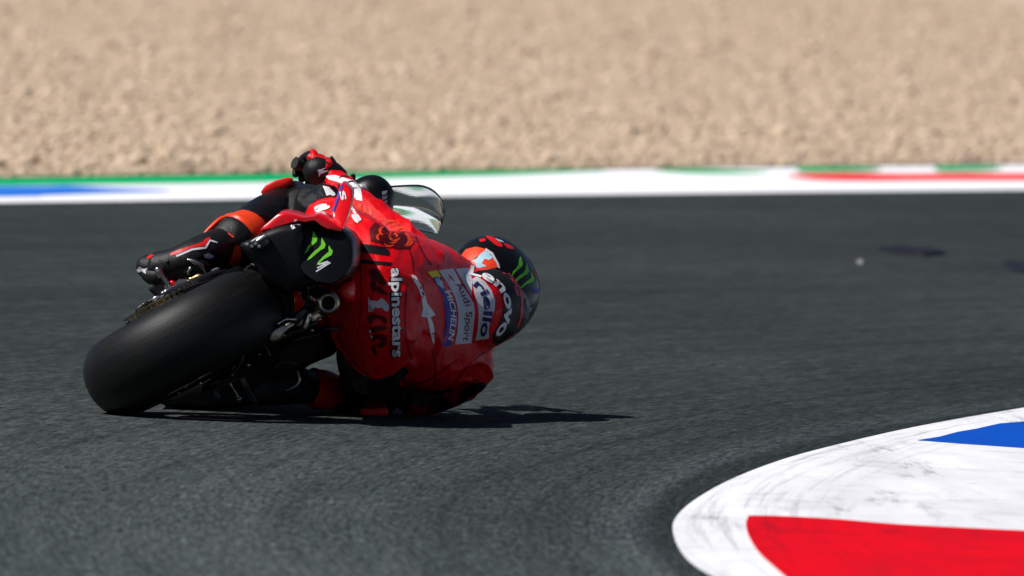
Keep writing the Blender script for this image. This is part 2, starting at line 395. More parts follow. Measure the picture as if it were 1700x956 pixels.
tag(green, kind='structure')
def xquad(name, outline, mat, z):
    bm = bmesh.new(); vs = [bm.verts.new(G(x, y, z)) for x, y in smooth_outline(outline, 3)]; f = bm.faces.new(vs); bmesh.ops.triangulate(bm, faces=[f])
    return from_bm(name, bm, mat)
tag(xquad('blue_stripe', [(-700, 307), (0, 309), (110, 308), (180, 311.5), (290, 316), (180, 320), (70, 324), (0, 326), (-700, 331)], M['far_blue'], .0032), kind='structure')
tag(xquad('green_stripe', [(1085, 282), (1110, 280.5), (1180, 281), (1275, 285), (1250, 288), (1180, 288.5), (1120, 286)], M['far_green'], .0025), kind='structure')
tag(xquad('red_stripe', [(1305, 290), (1400, 287), (1500, 288), (1600, 287), (1720, 287), (2400, 284), (2400, 298), (1700, 299), (1560, 299), (1440, 300), (1350, 298)], M['far_red'], .0032), kind='structure')
tag(xquad('green_stripe', [(1322, 279), (1332, 277), (1390, 277), (1452, 278), (1462, 281), (1440, 284), (1380, 285), (1332, 285)], M['far_green'], .004), kind='structure')
tag(xquad('green_stripe', [(1550, 279), (1560, 276), (1600, 275.5), (1655, 276), (1662, 279), (1640, 283), (1600, 284), (1560, 284)], M['far_green'], .004), kind='structure')

# gravel trap: uneven bed plus loose stones
def gravel_mat(name, stone):
    m, nt, b = newmat(name); v = coords(nt)
    n = noi(nt, v, 2.2, 5); 
    if stone:
        oi = nt.nodes.new('ShaderNodeNewGeometry')
        src = oi.outputs['Random Per Island']
        c = ramp(nt, src, [(0, (.27, .185, .125)), (.045, (.54, .41, .295)), (.6, (.585, .45, .33)), (.95, (.65, .52, .40)), (1, (.44, .31, .215))])
    else:
        vo = N(nt, 'ShaderNodeTexVoronoi', Scale=30); nt.links.new(v, vo.inputs['Vector'])
        c = ramp(nt, vo.outputs['Distance'], [(.0, (.60, .46, .34)), (.45, (.56, .43, .315)), (.8, (.46, .345, .25))])
        bump(nt, b, vo.outputs['Distance'], -.6, .02)
    c = mix(nt, .6, c, ramp(nt, n, [(.3, (.88, .86, .84)), (.7, (1.1, 1.1, 1.1))]), 'MULTIPLY')
    nt.links.new(c, b.inputs['Base Color']); b.inputs['Roughness'].default_value = .9; b.inputs['Specular IOR Level'].default_value = .15
    return m
M['gravel'] = gravel_mat('gravel_bed', False); M['stone'] = gravel_mat('gravel_stone', True)
def gz(x, y, e):
    r = max(0, min(1, (y-e)/.5))
    return .008+r*(.03+.022*noise.noise((x*2.3, y*1.1, 0))+.014*noise.noise((x*7, y*4, 3)))+.0015*(y-e)
bm = bmesh.new(); nx, ny = 170, 260; grid = []
for i in range(nx+1):
    x = -7+20*i/nx; e = E_gravel(x); row = []
    for j in range(ny+1):
        y = e-.03+(75*(j/ny)**1.5); row.append(bm.verts.new((x, y, gz(x, y, e))))
    grid.append(row)
for i in range(nx):
    for j in range(ny): bm.faces.new((grid[i][j], grid[i+1][j], grid[i+1][j+1], grid[i][j+1]))
tag(from_bm('gravel_trap', bm, M['gravel']), kind='structure')
bm = bmesh.new()
for x0, x1 in ((XL, -7.001), (13.001, XR)):
    a = [bm.verts.new((x, E_gravel(x)-.03+d, .01+.0015*d)) for x, d in ((x0, 0), (x1, 0), (x1, 75), (x0, 75))]; bm.faces.new(a)
tag(from_bm('gravel_verge', bm, M['gravel']), kind='structure')
ico = bmesh.new(); bmesh.ops.create_icosphere(ico, subdivisions=1, radius=1); ico.verts.ensure_lookup_table()
iv = np.array([v.co[:] for v in ico.verts]); ifc = np.array([[v.index for v in f.verts] for f in ico.faces]); ico.free()
NS = 118000
t = rng.random(NS)**1.35; sx = np.empty(NS); sy = np.empty(NS); sz = np.empty(NS)
for i in range(NS):
    d = .0+56*t[i]; half = 2.0+ .012*d
    x = 1.35+ (rng.random()*2-1)*(3.4+.03*d)
    e = E_gravel(x); y = e+d + rng.random()*.1
    sx[i] = x; sy[i] = y; sz[i] = gz(x, y, e)
rad = np.clip(rng.lognormal(math.log(.0080), .44, NS), .004, .034)
V = iv[None]*(1+.28*rng.standard_normal((NS, len(iv), 1)))
V = V*(rad[:, None, None]*np.stack([1+.35*rng.random(NS), 1+.35*rng.random(NS), .7+.4*rng.random(NS)], 1)[:, None, :])
ang = rng.random(NS)*6.28; ca, sa = np.cos(ang)[:, None], np.sin(ang)[:, None]
V = np.stack([V[..., 0]*ca-V[..., 1]*sa+sx[:, None], V[..., 0]*sa+V[..., 1]*ca+sy[:, None], V[..., 2]+(sz+rad*.12)[:, None]], -1).reshape(-1, 3)
F = (ifc[None]+(np.arange(NS)*len(iv))[:, None, None]).reshape(-1, 3)
me = bpy.data.meshes.new('gravel_stones'); me.vertices.add(len(V)); me.vertices.foreach_set('co', V.ravel().astype(np.float32))
me.loops.add(F.size); me.loops.foreach_set('vertex_index', F.ravel().astype(np.int32)); me.polygons.add(len(F))
me.polygons.foreach_set('loop_start', np.arange(0, F.size, 3, dtype=np.int32)); me.update(calc_edges=True); me.validate()
tag(link('gravel_stones', me, M['stone'], smooth=False), kind='stuff')

# near kerb at the apex: sheet that rises gently from the asphalt
kerb_outer = [(1700, 679), (1600, 696), (1500, 715), (1400, 738), (1300, 765), (1210, 800), (1150, 835), (1122, 862), (1117, 885), (1128, 915), (1150, 940), (1185, 962)]
def dense(pl, n=6): return [tuple(v) for v in catmull(pl, n)]
ko = [G(*p) for p in dense(kerb_outer)]
def arc(r, y): return Vector((33.15-math.sqrt(r*r-(y+6.0)**2), y, 0))
ko = [arc(32, y) for y in np.linspace(19, 3.6, 14)]+ko+[arc(32, y) for y in np.linspace(-8.2, -19, 11)]
kerb_in = [arc(29.0, y) for y in np.linspace(-18, 18, 24)]
def kerb_h(d): return .004+.018*min(1.0, d/.12)
kp = [(p.x, p.y) for p in ko]
def dist_edge(x, y):
    a = np.array(kp[:-1]); c = np.array(kp[1:]); q = np.array((x, y)); d = c-a
    t_ = np.clip(((q-a)*d).sum(1)/np.maximum((d*d).sum(1), 1e-9), 0, 1)
    return float(np.sqrt((((a+d*t_[:, None])-q)**2).sum(1).min()))
def kerb_patch(name, outline, mat, dz, cell=.10, densify=True, group=None):
    """polygon on the kerb, cut into cells so it follows the rise"""
    pts = [p if isinstance(p, Vector) else G(*p) for p in outline]
    if dz:
        for _ in range(6): pts = [G(p[0], p[1], kerb_h(dist_edge(q.x, q.y))) for p, q in zip(outline, pts)]
    bm = bmesh.new(); f = bm.faces.new([bm.verts.new((p.x, p.y, 0)) for p in pts]); 
    x0, x1 = min(p.x for p in pts), max(p.x for p in pts); y0, y1 = min(p.y for p in pts), max(p.y for p in pts)
    for ax, lo, hi, st in ((0, x0, x1, cell), (1, y0, y1, cell*2.5)):
        k = lo+st
        while k < hi:
            co = Vector((k, 0, 0)) if ax == 0 else Vector((0, k, 0)); no = Vector((1, 0, 0)) if ax == 0 else Vector((0, 1, 0))
            bmesh.ops.bisect_plane(bm, geom=bm.verts[:]+bm.edges[:]+bm.faces[:], plane_co=co, plane_no=no); k += st
    bmesh.ops.triangulate(bm, faces=bm.faces[:])
    for v_ in bm.verts: v_.co.z = kerb_h(dist_edge(v_.co.x, v_.co.y))+dz
    o = from_bm(name, bm, mat); 
    for p in o.data.polygons:
        if p.normal.z < 0: p.flip()
    return o
tag(kerb_patch('apex_kerb', ko+kerb_in, M['k_white'], 0, .10), kind='structure')
tag(kerb_patch('blue_stripe', [(2500, 600), (2000, 655), (1700, 700), (1660, 703), (1620, 712), (1590, 717), (1560, 725), (1522, 731), (1600, 737), (1700, 744), (2000, 757), (2500, 775)], M['k_blue'], .0007, .05), kind='structure')
redp = dense([(1700, 881), (1500, 871), (1390, 862), (1300, 857), (1243, 856)], 3)+dense([(1238, 868), (1242, 888), (1258, 915), (1285, 940), (1312, 962), (1370, 1000), (1480, 1050), (1700, 1130), (2500, 1300)], 3)+[(2500, 920)]
tag(kerb_patch('red_stripe', redp, M['k_red'], .0007, .05), kind='structure')
# rubber scraps lying on the track
def scrap(px, py, w_, h_, label):
    bm = bmesh.new(); c = G(px, py); n = 22
    top = []; bot = []
    for k in range(n):
        a = 2*math.pi*k/n; r = 1+.35*noise.noise((math.cos(a)*2, math.sin(a)*2, px))
        q = Vector((c.x+math.cos(a)*w_*r*1.25, c.y+math.sin(a)*h_*r, 0))
        top.append(bm.verts.new(q+Vector((0, 0, .012+.004*noise.noise((k*1.1, px, 0)))))); bot.append(bm.verts.new(q*1+Vector((math.cos(a)*.01, math.sin(a)*.02, .0005))))
    for k in range(n): bm.faces.new((bot[k], bot[(k+1) % n], top[(k+1) % n], top[k]))
    bm.faces.new(top)
    o = from_bm('rubber_scrap', bm, M['black_print'], flatang=40); tag(o, label, 'rubber scrap', group='rubber scraps on the track'); return o
scrap(1515, 419, .075, .42, 'longest flat black rubber scrap lying on the asphalt on the right beyond the motorcycle')
scrap(1694, 446, .035, .55, 'black rubber scrap lying on the asphalt at the right edge of the photo')
o = scrap(1429, 437, .004, .07, 'tiny pale scrap lying on the asphalt left of the long black rubber scrap'); o.data.materials[0] = paint('pale_scrap', (.22, .22, .21), .8)


# ------------------------------------------------------------------ decals that follow a surface
def bvh_of(o):
    me = o.data; mw = o.matrix_world
    return BVHTree.FromPolygons([v.co.copy() for v in me.vertices], [tuple(p.vertices) for p in me.polygons])
def lay(bm, bvhs, off):
    """drop a flat layout (x, y in photo pixels) on the first surface met from behind and lift it by off along the surface normal"""
    dead = []
    for v in bm.verts:
        d = ray(v.co.x, v.co.y); best = None
        for bv in bvhs:
            h = bv.ray_cast(CAMPOS, d.normalized())
            if h[0] is not None and (best is None or h[3] < best[3]): best = h
        if best is None: dead.append(v); continue
        n = best[1]; n = -n if n.dot(d) > 0 else n
        v.co = best[0]+n*off
    bmesh.ops.delete(bm, geom=dead, context='VERTS')
def largest(bm):
    bmesh.ops.delete(bm, geom=[e for e in bm.edges if e.calc_length() > .045], context='EDGES')
    seen = set(); comps = []
    for v0 in bm.verts:
        if v0 in seen: continue
        st = [v0]; seen.add(v0); cp = []
        while st:
            v = st.pop(); cp.append(v)
            for e in v.link_edges:
                o = e.other_vert(v)
                if o not in seen: seen.add(o); st.append(o)
        comps.append(cp)
    comps.sort(key=len)
    bmesh.ops.delete(bm, geom=[v for c in comps[:-1] for v in c], context='VERTS')
def refine(bm, maxlen):
    for _ in range(6):
        es = [e for e in bm.edges if e.calc_length() > maxlen]
        if not es: break
        bmesh.ops.subdivide_edges(bm, edges=es, cuts=1); bmesh.ops.triangulate(bm, faces=[f for f in bm.faces if len(f.verts) > 3])
def decal(name, outline, mat, parent, bvhs, off=.0012, sm=0, maxlen=5):
    o = smooth_outline(outline, sm) if sm else outline
    bm = bmesh.new(); vs = [bm.verts.new((x, y, 0)) for x, y in o]
    tris = tessellate_polygon([[Vector((x, y, 0)) for x, y in o]])
    for t_ in tris:
        try: bm.faces.new([vs[i] for i in t_])
        except ValueError: pass
    refine(bm, maxlen); lay(bm, bvhs, off)
    largest(bm)
    return from_bm(name, bm, mat, parent)
def glyphs(txt, bold=0.0, shear=0.0, space=1.0):
    c = bpy.data.curves.new('t', 'FONT'); c.body = txt; c.size = 1; c.offset = bold; c.shear = shear; c.space_character = space; c.resolution_u = 3
    o = bpy.data.objects.new('t', c); COL.objects.link(o)
    dg = bpy.context.evaluated_depsgraph_get(); me = bpy.data.meshes.new_from_object(o.evaluated_get(dg))
    bpy.data.objects.remove(o); bpy.data.curves.remove(c)
    return me
def text_on(name, txt, path, height, mat, parent, bvhs, off=.0020, bold=.02, shear=0, space=1.0, fit=True, xh=.7):
    """letters along a pixel path, capital height given in pixels"""
    me = glyphs(txt, bold, shear, space); bm = bmesh.new(); bm.from_mesh(me); bpy.data.meshes.remove(me)
    bmesh.ops.triangulate(bm, faces=bm.faces[:])
    x0 = min(v.co.x for v in bm.verts); x1 = max(v.co.x for v in bm.verts)
    pth = catmull(path, 12) if len(path) > 2 else [np.array(path[0], float), np.array(path[1], float)]
    seg = [np.linalg.norm(b_-a_) for a_, b_ in zip(pth[:-1], pth[1:])]; cum = np.concatenate([[0], np.cumsum(seg)]); L_ = cum[-1]
    k = L_/(x1-x0) if fit else height/xh
    for v in bm.verts:
        s = min(max((v.co.x-x0)*k, 0), L_-1e-6); i = int(np.searchsorted(cum, s, 'right')-1); i = min(i, len(seg)-1)
        d = (pth[i+1]-pth[i])/seg[i]; q = pth[i]+d*(s-cum[i]); h = v.co.y*height/xh
        v.co = Vector((q[0]+d[1]*h, q[1]-d[0]*h, 0))
    refine(bm, 7); lay(bm, bvhs, off)
    bmesh.ops.delete(bm, geom=[e for e in bm.edges if e.calc_length() > .045], context='EDGES')
    return from_bm(name, bm, mat, parent)
CLAW = [  # three claw strokes of the green mark, unit box, x right, y down
 [(.30, .02), (.36, .10), (.42, .22), (.40, .32), (.30, .40), (.20, .48), (.12, .60), (.02, .66), (.08, .56), (.12, .46), (.20, .38), (.27, .28), (.27, .14)],
 [(.56, .20), (.62, .30), (.68, .40), (.64, .50), (.52, .56), (.42, .64), (.32, .72), (.22, .80), (.10, .86), (.18, .74), (.26, .66), (.34, .58), (.46, .50), (.54, .40), (.54, .30)],
 [(.78, .42), (.84, .52), (.90, .58), (.86, .70), (.74, .76), (.62, .82), (.52, .90), (.40, 1.0), (.44, .90), (.52, .82), (.60, .74), (.70, .66), (.78, .60), (.76, .50)]]
def claw_mark(x, y, w_, h_, parent, bvhs, rot=0, off=.0012):
    c, s = math.cos(rot), math.sin(rot)
    for st in CLAW:
        pts = [(x+((a-.5)*w_)*c-((b_-.5)*h_)*s, y+((a-.5)*w_)*s+((b_-.5)*h_)*c) for a, b_ in st]
        decal('claw_stripe', pts, M['green_print'], parent, bvhs, off)

# ------------------------------------------------------------------ motorcycle
bike = thing('racing_motorcycle', 'red and black racing motorcycle leaned far over to the right in a corner', 'motorcycle')
LEAN, YAW = R(59.8), R(-8)
RY = Matrix.Rotation(YAW, 3, 'Z')
U = RY @ Vector((math.sin(LEAN), 0, math.cos(LEAN))); L = RY @ Vector((-math.cos(LEAN), 0, math.sin(LEAN))); Fv = RY @ Vector((0, 1, 0))
C0 = Vector((0, 0, .091))-U*.09
def B(f, u, l): return C0+Fv*f+U*u+L*l
def Bs(f, u, l): return B(f*.8, u*.82, l*.8)
def wheel(f, rad_, halfw, front):
    c = B(f, rad_, 0)
    prof = []
    for k in range(17):                                   # outer tread, rounder in the middle
        a = -1.42+2.84*k/16
        prof.append((rad_-.088+.088*math.cos(a)**.85 if not front else rad_-.065+.065*math.cos(a)**.85, halfw*math.sin(a)/math.sin(1.42)))
    rr = .165
    prof += [(rr+.01, halfw*.86), (rr, halfw*.74), (rr, -halfw*.74), (rr+.01, -halfw*.86)]
    lathe('front_tyre' if front else 'rear_tyre', c, L, prof, M['tyre'], bike, seg=96)
    w_ = halfw*.72
    rim = lathe('front_rim' if front else 'rear_rim', c, L, [(rr-.001, w_), (rr-.02, w_*.9), (rr-.028, 0), (rr-.02, -w_*.9), (rr-.001, -w_), (rr-.008, -w_*.5), (rr-.008, w_*.5)], M['black_paint'], bike, seg=64)
    for k in range(5):
        a = 2*math.pi*k/5; d = U*math.cos(a)+Fv*math.sin(a)
        tube('spoke', [c+d*.03, c+d*.09+L*.01, c+d*.14], [.018, .013, .015], M['black_paint'], rim, seg=8)
    lathe('hub', c, L, [(.001, halfw*.9), (.035, halfw*.9), (.04, .02), (.04, -.02), (.035, -halfw*.9), (.001, -halfw*.9)], M['dark_metal'], rim, seg=24, closed=False)
    for s in ((1, -1) if front else (-1,)):
        lathe('brake_disc', c+L*s*(halfw*.9), L, [(.14 if front else .10, .003), (.14 if front else .10, -.003), (.09 if front else .05, -.003), (.09 if front else .05, .003)], M['steel'], bike, seg=40)
    return c
RC = wheel(0, .256, .096, False); FC = wheel(1.15, .26, .055, True)
# sprocket and chain on the left
spr = []
bm = bmesh.new(); n = 84; r1 = []; r2 = []
sc_c = RC+L*.108
for k in range(n):
    a = 2*math.pi*k/n; r = .092+(.008 if k % 2 else 0); d = U*math.cos(a)+Fv*math.sin(a)
    r1.append(sc_c+d*r+L*.004); r2.append(sc_c+d*r-L*.004)
add_rings(bm, [r1, r2]); from_bm('rear_sprocket', bm, M['gold'], bike, flatang=30)
chain = bpy.data.objects.new('chain', None); COL.objects.link(chain); chain.parent = bike
cb = bmesh.new()
for s in (-1, 1):
    for e in (-1, 1): add_tube(cb, [(e*.008-.0, 0, s*.006-.0015), (e*.008, 0, s*.006+.0015)], .0065, seg=8, round_caps=False)
    add_box(cb, (0, 0, s*.006), (.009, 0, 0), (0, .005, 0), (0, 0, .0012))
add_tube(cb, [(.008, 0, -.009), (.008, 0, .009)], .003, seg=6, round_caps=False)
cme = bpy.data.meshes.new('chain_link'); cb.to_mesh(cme); cb.free(); cme.materials.append(M['titanium'])
csp = B(.46, .32, .108); loopp = []
R1, R2 = .098, .040
dv = csp-sc_c; th = math.atan2(dv.dot(U), dv.dot(Fv)); ln = dv.length; be = math.acos((R1-R2)/ln)
for k in range(25): a = th+be+(2*math.pi-2*be)*k/24; loopp.append(sc_c+(Fv*math.cos(a)+U*math.sin(a))*R1)
for k in range(13): a = th-be+(2*be)*k/12; loopp.append(csp+(Fv*math.cos(a)+U*math.sin(a))*R2)
loopp.append(loopp[0]); seg = [(b_-a_).length for a_, b_ in zip(loopp[:-1], loopp[1:])]; cum = np.concatenate([[0], np.cumsum(seg)])
NL = int(cum[-1]/.016)
for k in range(NL):
    s = cum[-1]*k/NL; i = min(int(np.searchsorted(cum, s, 'right')-1), len(seg)-1); t_ = (loopp[i+1]-loopp[i]).normalized(); p = loopp[i]+t_*(s-cum[i])
    o = bpy.data.objects.new('chain_link', cme); COL.objects.link(o); o.parent = chain
    z = L; x = t_; y = z.cross(x); o.matrix_local = Matrix(((x.x, y.x, z.x, p.x), (x.y, y.y, z.y, p.y), (x.z, y.z, z.z, p.z), (0, 0, 0, 1)))
lathe('front_sprocket', csp, L, [(.001, .005), (.038, .005), (.038, -.005), (.001, -.005)], M['dark_metal'], bike, seg=24, closed=False)
# swingarm, chain guard, shock, engine
bm = bmesh.new()
for s in (1, -1):
    add_tube(bm, [B(-.02, .265, .118*s), B(.12, .29, .118*s), B(.28, .35, .115*s), B(.46, .36, .09*s)], [.024, .030, .036, .038], seg=12, flat=.45, flatdir=L)
add_tube(bm, [B(.40, .36, -.11), B(.40, .36, .11)], .034, seg=12)
from_bm('swingarm', bm, M['carbon'], bike)
for s in (1, -1): tube('axle_nut', [B(0, .265, .135*s), B(0, .265, .15*s)], .011, M['dark_metal'], bike, seg=6, round_caps=False)
bm = bmesh.new(); rows = []
for k in range(15):
    a = R(-38)+R(85)*k/14; d = U*math.cos(a)+Fv*math.sin(a)
    rows.append([RC+d*(.286-abs(q)**2*.055)+L*(q*.092) for q in (-1, -.6, -.2, .2, .6, 1)]+[RC+d*(.281-abs(q)**2*.055)+L*(q*.090) for q in (1, .6, .2, -.2, -.6, -1)])
rows = rows[6:]
add_rings(bm, rows); from_bm('rear_mudguard', bm, M['carbon'], bike)
bm = bmesh.new(); secs = []
for f, u0, u1, hw in ((.42, .30, .60, .10), (.50, .22, .66, .14), (.72, .18, .70, .16), (.95, .20, .70, .15), (1.08, .3, .62, .1)):
    secs.append([Bs(f, (u0+u1)/2+(u1-u0)/2*math.sin(a)*(abs(math.sin(a))**-.3 if abs(math.sin(a)) > .01 else 0), hw*math.cos(a)) for a in (2*math.pi*k/20 for k in range(20))])
add_rings(bm, secs); from_bm('engine', bm, M['dark_metal'], bike)
# red bodywork: side panels, nose and belly pan
bm = bmesh.new(); secs = []
for f, u0, u1, hw in ((.62, .14, .42, .10), (.70, .11, .55, .15), (.85, .10, .70, .175), (1.02, .12, .70, .17), (1.18, .22, .70, .15), (1.36, .36, .68, .12), (1.50, .46, .64, .08), (1.56, .52, .60, .03)):
    secs.append([Bs(f, (u0+u1)/2+(u1-u0)/2*math.sin(a), hw*math.cos(a)*(1-.25*max(0, -math.sin(a)))) for a in (2*math.pi*k/28 for k in range(28))])
add_rings(bm, secs); fair = from_bm('fairing', bm, M['red_paint'], bike)
bm = bmesh.new(); secs = []
for f, u, hw, hh in ((.40, .62, .08, .06), (.50, .64, .13, .09), (.66, .66, .15, .10), (.80, .66, .14, .09), (.92, .64, .09, .06)):
    secs.append([Bs(f, u+hh*math.sin(a), hw*math.cos(a)) for a in (2*math.pi*k/24 for k in range(24))])
add_rings(bm, secs); from_bm('fuel_tank', bm, M['red_paint'], bike)
# front fork and steering
for s in (1, -1):
    fk = tube('fork_leg', [B(1.15, .26, .08*s), Bs(1.27, .52, .10*s), Bs(1.16, .70, .105*s)], [.026, .027, .024], M['gold'], bike, seg=14)
box('triple_clamp', Bs(1.16, .69, 0), L*.11, Fv*.035, U*.015, M['dark_metal'], bike)
box('dashboard', Bs(1.12, .72, -.01), L*.05, Fv*.012, U*.035, M['black_paint'], bike)
BARL = (P(497, 273, .965), P(560, 318, 1.04), P(600, 352, 1.08)); 
tube('handlebar', BARL, [.013, .013, .013], M['black_paint'], bike, seg=12)
HR = (Bs(.97, .72, -.34), Bs(1.04, .74, -.2), Bs(1.09, .74, -.1))
tube('handlebar', HR, .013, M['black_paint'], bike, seg=12)
tube('bar_end', [P(489, 270, .958), P(499, 274.5, .967)], .0155, M['rubber'], bike, seg=14, round_caps=False)
tube('clutch_lever', [P(505, 268, 1.04), P(530, 275, 1.09), P(572, 310, 1.10)], [.006, .006, .008], M['dark_metal'], bike, seg=8)
for px, py, r in ((540, 282, .012), (556, 287, .010), (565, 287, .011), (584, 293, .009)):
    tube('lever_bracket', [P(px, py+8, 1.05), P(px+2, py, 1.06)], [r, r*.8], M['black_paint'], bike, seg=10)
# black cockpit fairing left of the screen
cock = solid('cockpit_cowl', [(584, 306), (594, 297), (610, 291), (626, 291), (640, 298), (650, 310), (655, 326), (652, 348), (646, 372), (615, 380), (590, 366), (578, 340)], 1.02, 1.30, M['black_paint'], bike, rnd=.04)
bv_cock = [bvh_of(cock)]
for k in range(6): decal('print_dash', [(634+k*.2, 318+k*8), (643+k*.1, 316+k*8), (641, 322+k*8), (634, 324+k*8)], M['grey_print'], cock, bv_cock)
# windscreen bubble: a real acrylic shell
bm = bmesh.new(); nu, nv = 40, 28
SC_out = [(650, 311), (672, 307), (700, 308), (722, 316), (734, 330), (739, 345), (737, 362), (730, 388), (722, 388)]
def screen_pt(u_, v_, t_):
    # u_ from base (0) to lip (1) along the bike's up; v_ across from left (0) to right (1)
    k_ = max(0, u_-.45)/.55
    top = np.array([648+91*u_, 309-2*math.sin(u_*math.pi)+44*(1-math.sqrt(max(0, 1-k_**2.2)))])
    bot = np.array([(640+87*u_+4*math.sin(u_*math.pi), 372+18*u_)])
    q = top*(1-v_)+bot[0]*v_
    dome = math.sin(math.pi*v_)
    y = 1.34-.30*u_+.10*dome
    return P(q[0], q[1], y+t_)
def thick(u_, v_): return .0026+.00105*math.exp(-((v_+.04)/.33)**2)*(.3+.7*math.sin(math.pi*min(1, max(0, u_))))
fr = [[bm.verts.new(screen_pt(i/nu, j/nv, 0)) for j in range(nv+1)] for i in range(nu+1)]
bk = [[bm.verts.new(screen_pt(i/nu, j/nv, thick(i/nu, j/nv))) for j in range(nv+1)] for i in range(nu+1)]
for i in range(nu):
    for j in range(nv):
        bm.faces.new((fr[i][j], fr[i+1][j], fr[i+1][j+1], fr[i][j+1])); bm.faces.new((bk[i][j], bk[i][j+1], bk[i+1][j+1], bk[i+1][j]))
for i in range(nu):
    for j in (0, nv): bm.faces.new((fr[i][j], bk[i][j], bk[i+1][j], fr[i+1][j]))
for j in range(nv):
    for i in (0, nu): bm.faces.new((fr[i][j], fr[i][j+1], bk[i][j+1], bk[i][j]))
screen = from_bm('windscreen', bm, M['screen'], bike, flatang=60)
rimp = [screen_pt(i/20, 0, .001) for i in range(21)]+[screen_pt(1, j/12, .001) for j in range(1, 13)]
tube('screen_edge', rimp, .0014, M['dark_metal'], bike, seg=6, sub=1)

# tail unit
tail = solid('seat_tail', [(486, 392), (494, 377), (528, 361), (540, 363), (576, 386), (585, 398), (588, 420), (586, 442), (576, 458), (552, 473), (524, 470), (503, 455), (492, 434), (486, 412)], -.21, .42, M['black_paint'], bike, rnd=.011, shift=(24, -2), scale1=.95, sm=0, ang=25, yfun=lambda x, y: (470-y)/700*.45)
low = solid('lower_fairing', [(262, 668), (300, 634), (350, 604), (420, 555), (470, 528), (520, 516), (568, 530), (562, 566), (556, 587), (530, 599), (504, 613), (470, 650), (420, 672), (330, 680)], .36, 1.0, M['carbon'], bike, rnd=.03, shift=(0, -20), scale1=.94)
under = solid('tail_underside', [(398, 408), (418, 396), (440, 384), (470, 374), (498, 374), (505, 388), (502, 412), (506, 438), (512, 464), (500, 474), (470, 480), (440, 466), (424, 440)], -.19, .40, M['carbon'], bike, rnd=.02, shift=(20, 6))
top = solid('tail_shoulder', [(436, 384), (456, 373), (485, 369), (508, 366), (528, 358), (548, 368), (520, 384), (494, 390), (470, 390), (448, 393)], -.14, .22, M['black_paint'], bike, rnd=.02, shift=(6, -6))
blade = solid('tail_cowl', [(432, 381), (446, 369), (460, 357), (471, 353), (490, 356), (508, 361), (530, 356), (548, 366), (567, 380), (562, 384), (545, 375), (530, 364), (510, 368), (490, 365), (470, 367), (452, 374), (436, 383)], -.17, .26, M['red_paint'], bike, rnd=.006, shift=(6, -6), sm=2)
fin = solid('tail_fin', [(568, 303), (577, 308), (585, 317), (583, 338), (570, 380), (560, 372), (550, 354), (558, 328)], -.16, .05, M['red_paint'], bike, rnd=.006, shift=(3, -3), sm=2, yfun=lambda x, y: (380-y)/700*.9)
bv_tail = [bvh_of(tail), bvh_of(top)]; bv_fin = [bvh_of(fin)]
decal('purple_stripe', [(566, 304), (571, 304), (563, 330), (555, 352), (550, 351), (557, 328)], M['purple_print'], fin, bv_fin)
text_on('lettering', 'S', [(563, 319), (567, 334)], 9, M['white_print'], fin, bv_fin, bold=.03)
claw_mark(531, 412, 54, 58, tail, bv_tail)
for k in range(3): decal('small_print', [(524+k*2, 444-k*6+6), (548-k*2, 427-k*1+8), (549-k*2, 429+8), (525+k*2, 446-k*6+6)], M['grey_print'], tail, bv_tail)
text_on('lettering', 'R', [(485, 381), (503, 371)], 13, M['white_print'], top, bv_tail+[bvh_of(blade), bvh_of(under)], bold=.04)
rl = solid('rain_light', [(412, 404), (420, 396), (436, 388), (446, 392), (447, 404), (436, 413), (420, 414)], -.25, -.1, M['dark_metal'], bike, rnd=.008)
tube('light_lens', [P(427, 400, -.255), P(440, 391, -.252)], .0045, M['steel'], rl, seg=8)
for px, py in ((430, 408), (418, 408), (424, 404)): tube('screw', [P(px, py, -.258), P(px, py, -.24)], .004, M['steel'], rl, seg=8, round_caps=False)
# exhausts and right hand hardware
def pipe_end(px, py, y, r_, dirv):
    c = P(px, py, y); d = Vector(dirv).normalized()
    return lathe('silencer', c, d, [(r_*.55, .09), (r_*.62, .0), (r_*.80, -.002), (r_*1.0, .002), (r_*1.05, .008), (r_, .018), (r_*.96, .1), (r_*.9, .18), (r_*.5, .18)], M['titanium'], bike, seg=36)
ex = pipe_end(545, 503, -.12, .027, (-.15, 1, .05))
lathe('pipe_bore', P(545, 503, -.085), Vector((-.15, 1, .05)), [(.0005, 0), (.016, 0), (.016, .04), (.0005, .04)], M['black_print'], ex, seg=20, closed=False)
tube('exhaust_pipe', [P(542, 505, .02), P(532, 512, .06), P(516, 524, .05), P(500, 534, .04), P(476, 544, .08), P(440, 560, .20)], [.022, .023, .023, .022, .022, .022], M['titanium'], bike, seg=16)
tube('exhaust_clamp', [P(512, 522, .02), P(506, 542, .02)], .009, M['steel'], bike, seg=8)
solid('heat_shield', [(476, 536), (492, 522), (506, 510), (510, 514), (502, 528), (482, 542)], -.06, .0, M['dark_metal'], bike, rnd=.005)
solid('brake_caliper', [(444, 560), (450, 549), (464, 541), (484, 534), (488, 540), (474, 552), (464, 564), (450, 568)], -.13, -.02, M['titanium'], bike, rnd=.008)
tube('brake_pipe', [P(462, 537, -.12), P(474, 530, -.11), P(490, 530, -.1)], .004, M['steel'], bike, seg=8)
solid('exhaust_bracket', [(500, 478), (515, 466), (520, 490), (512, 498), (502, 496)], .05, .12, M['dark_metal'], bike, rnd=.006)
solid('side_panel', [(562, 478), (578, 466), (590, 470), (588, 498), (574, 500), (566, 492)], .10, .30, M['red_paint'], bike, rnd=.01)
box('linkage_plate', P(550, 545, .18), Vector((.02, 0, .001)), (0, .03, 0), (0, 0, .0045), M['dark_metal'], bike)
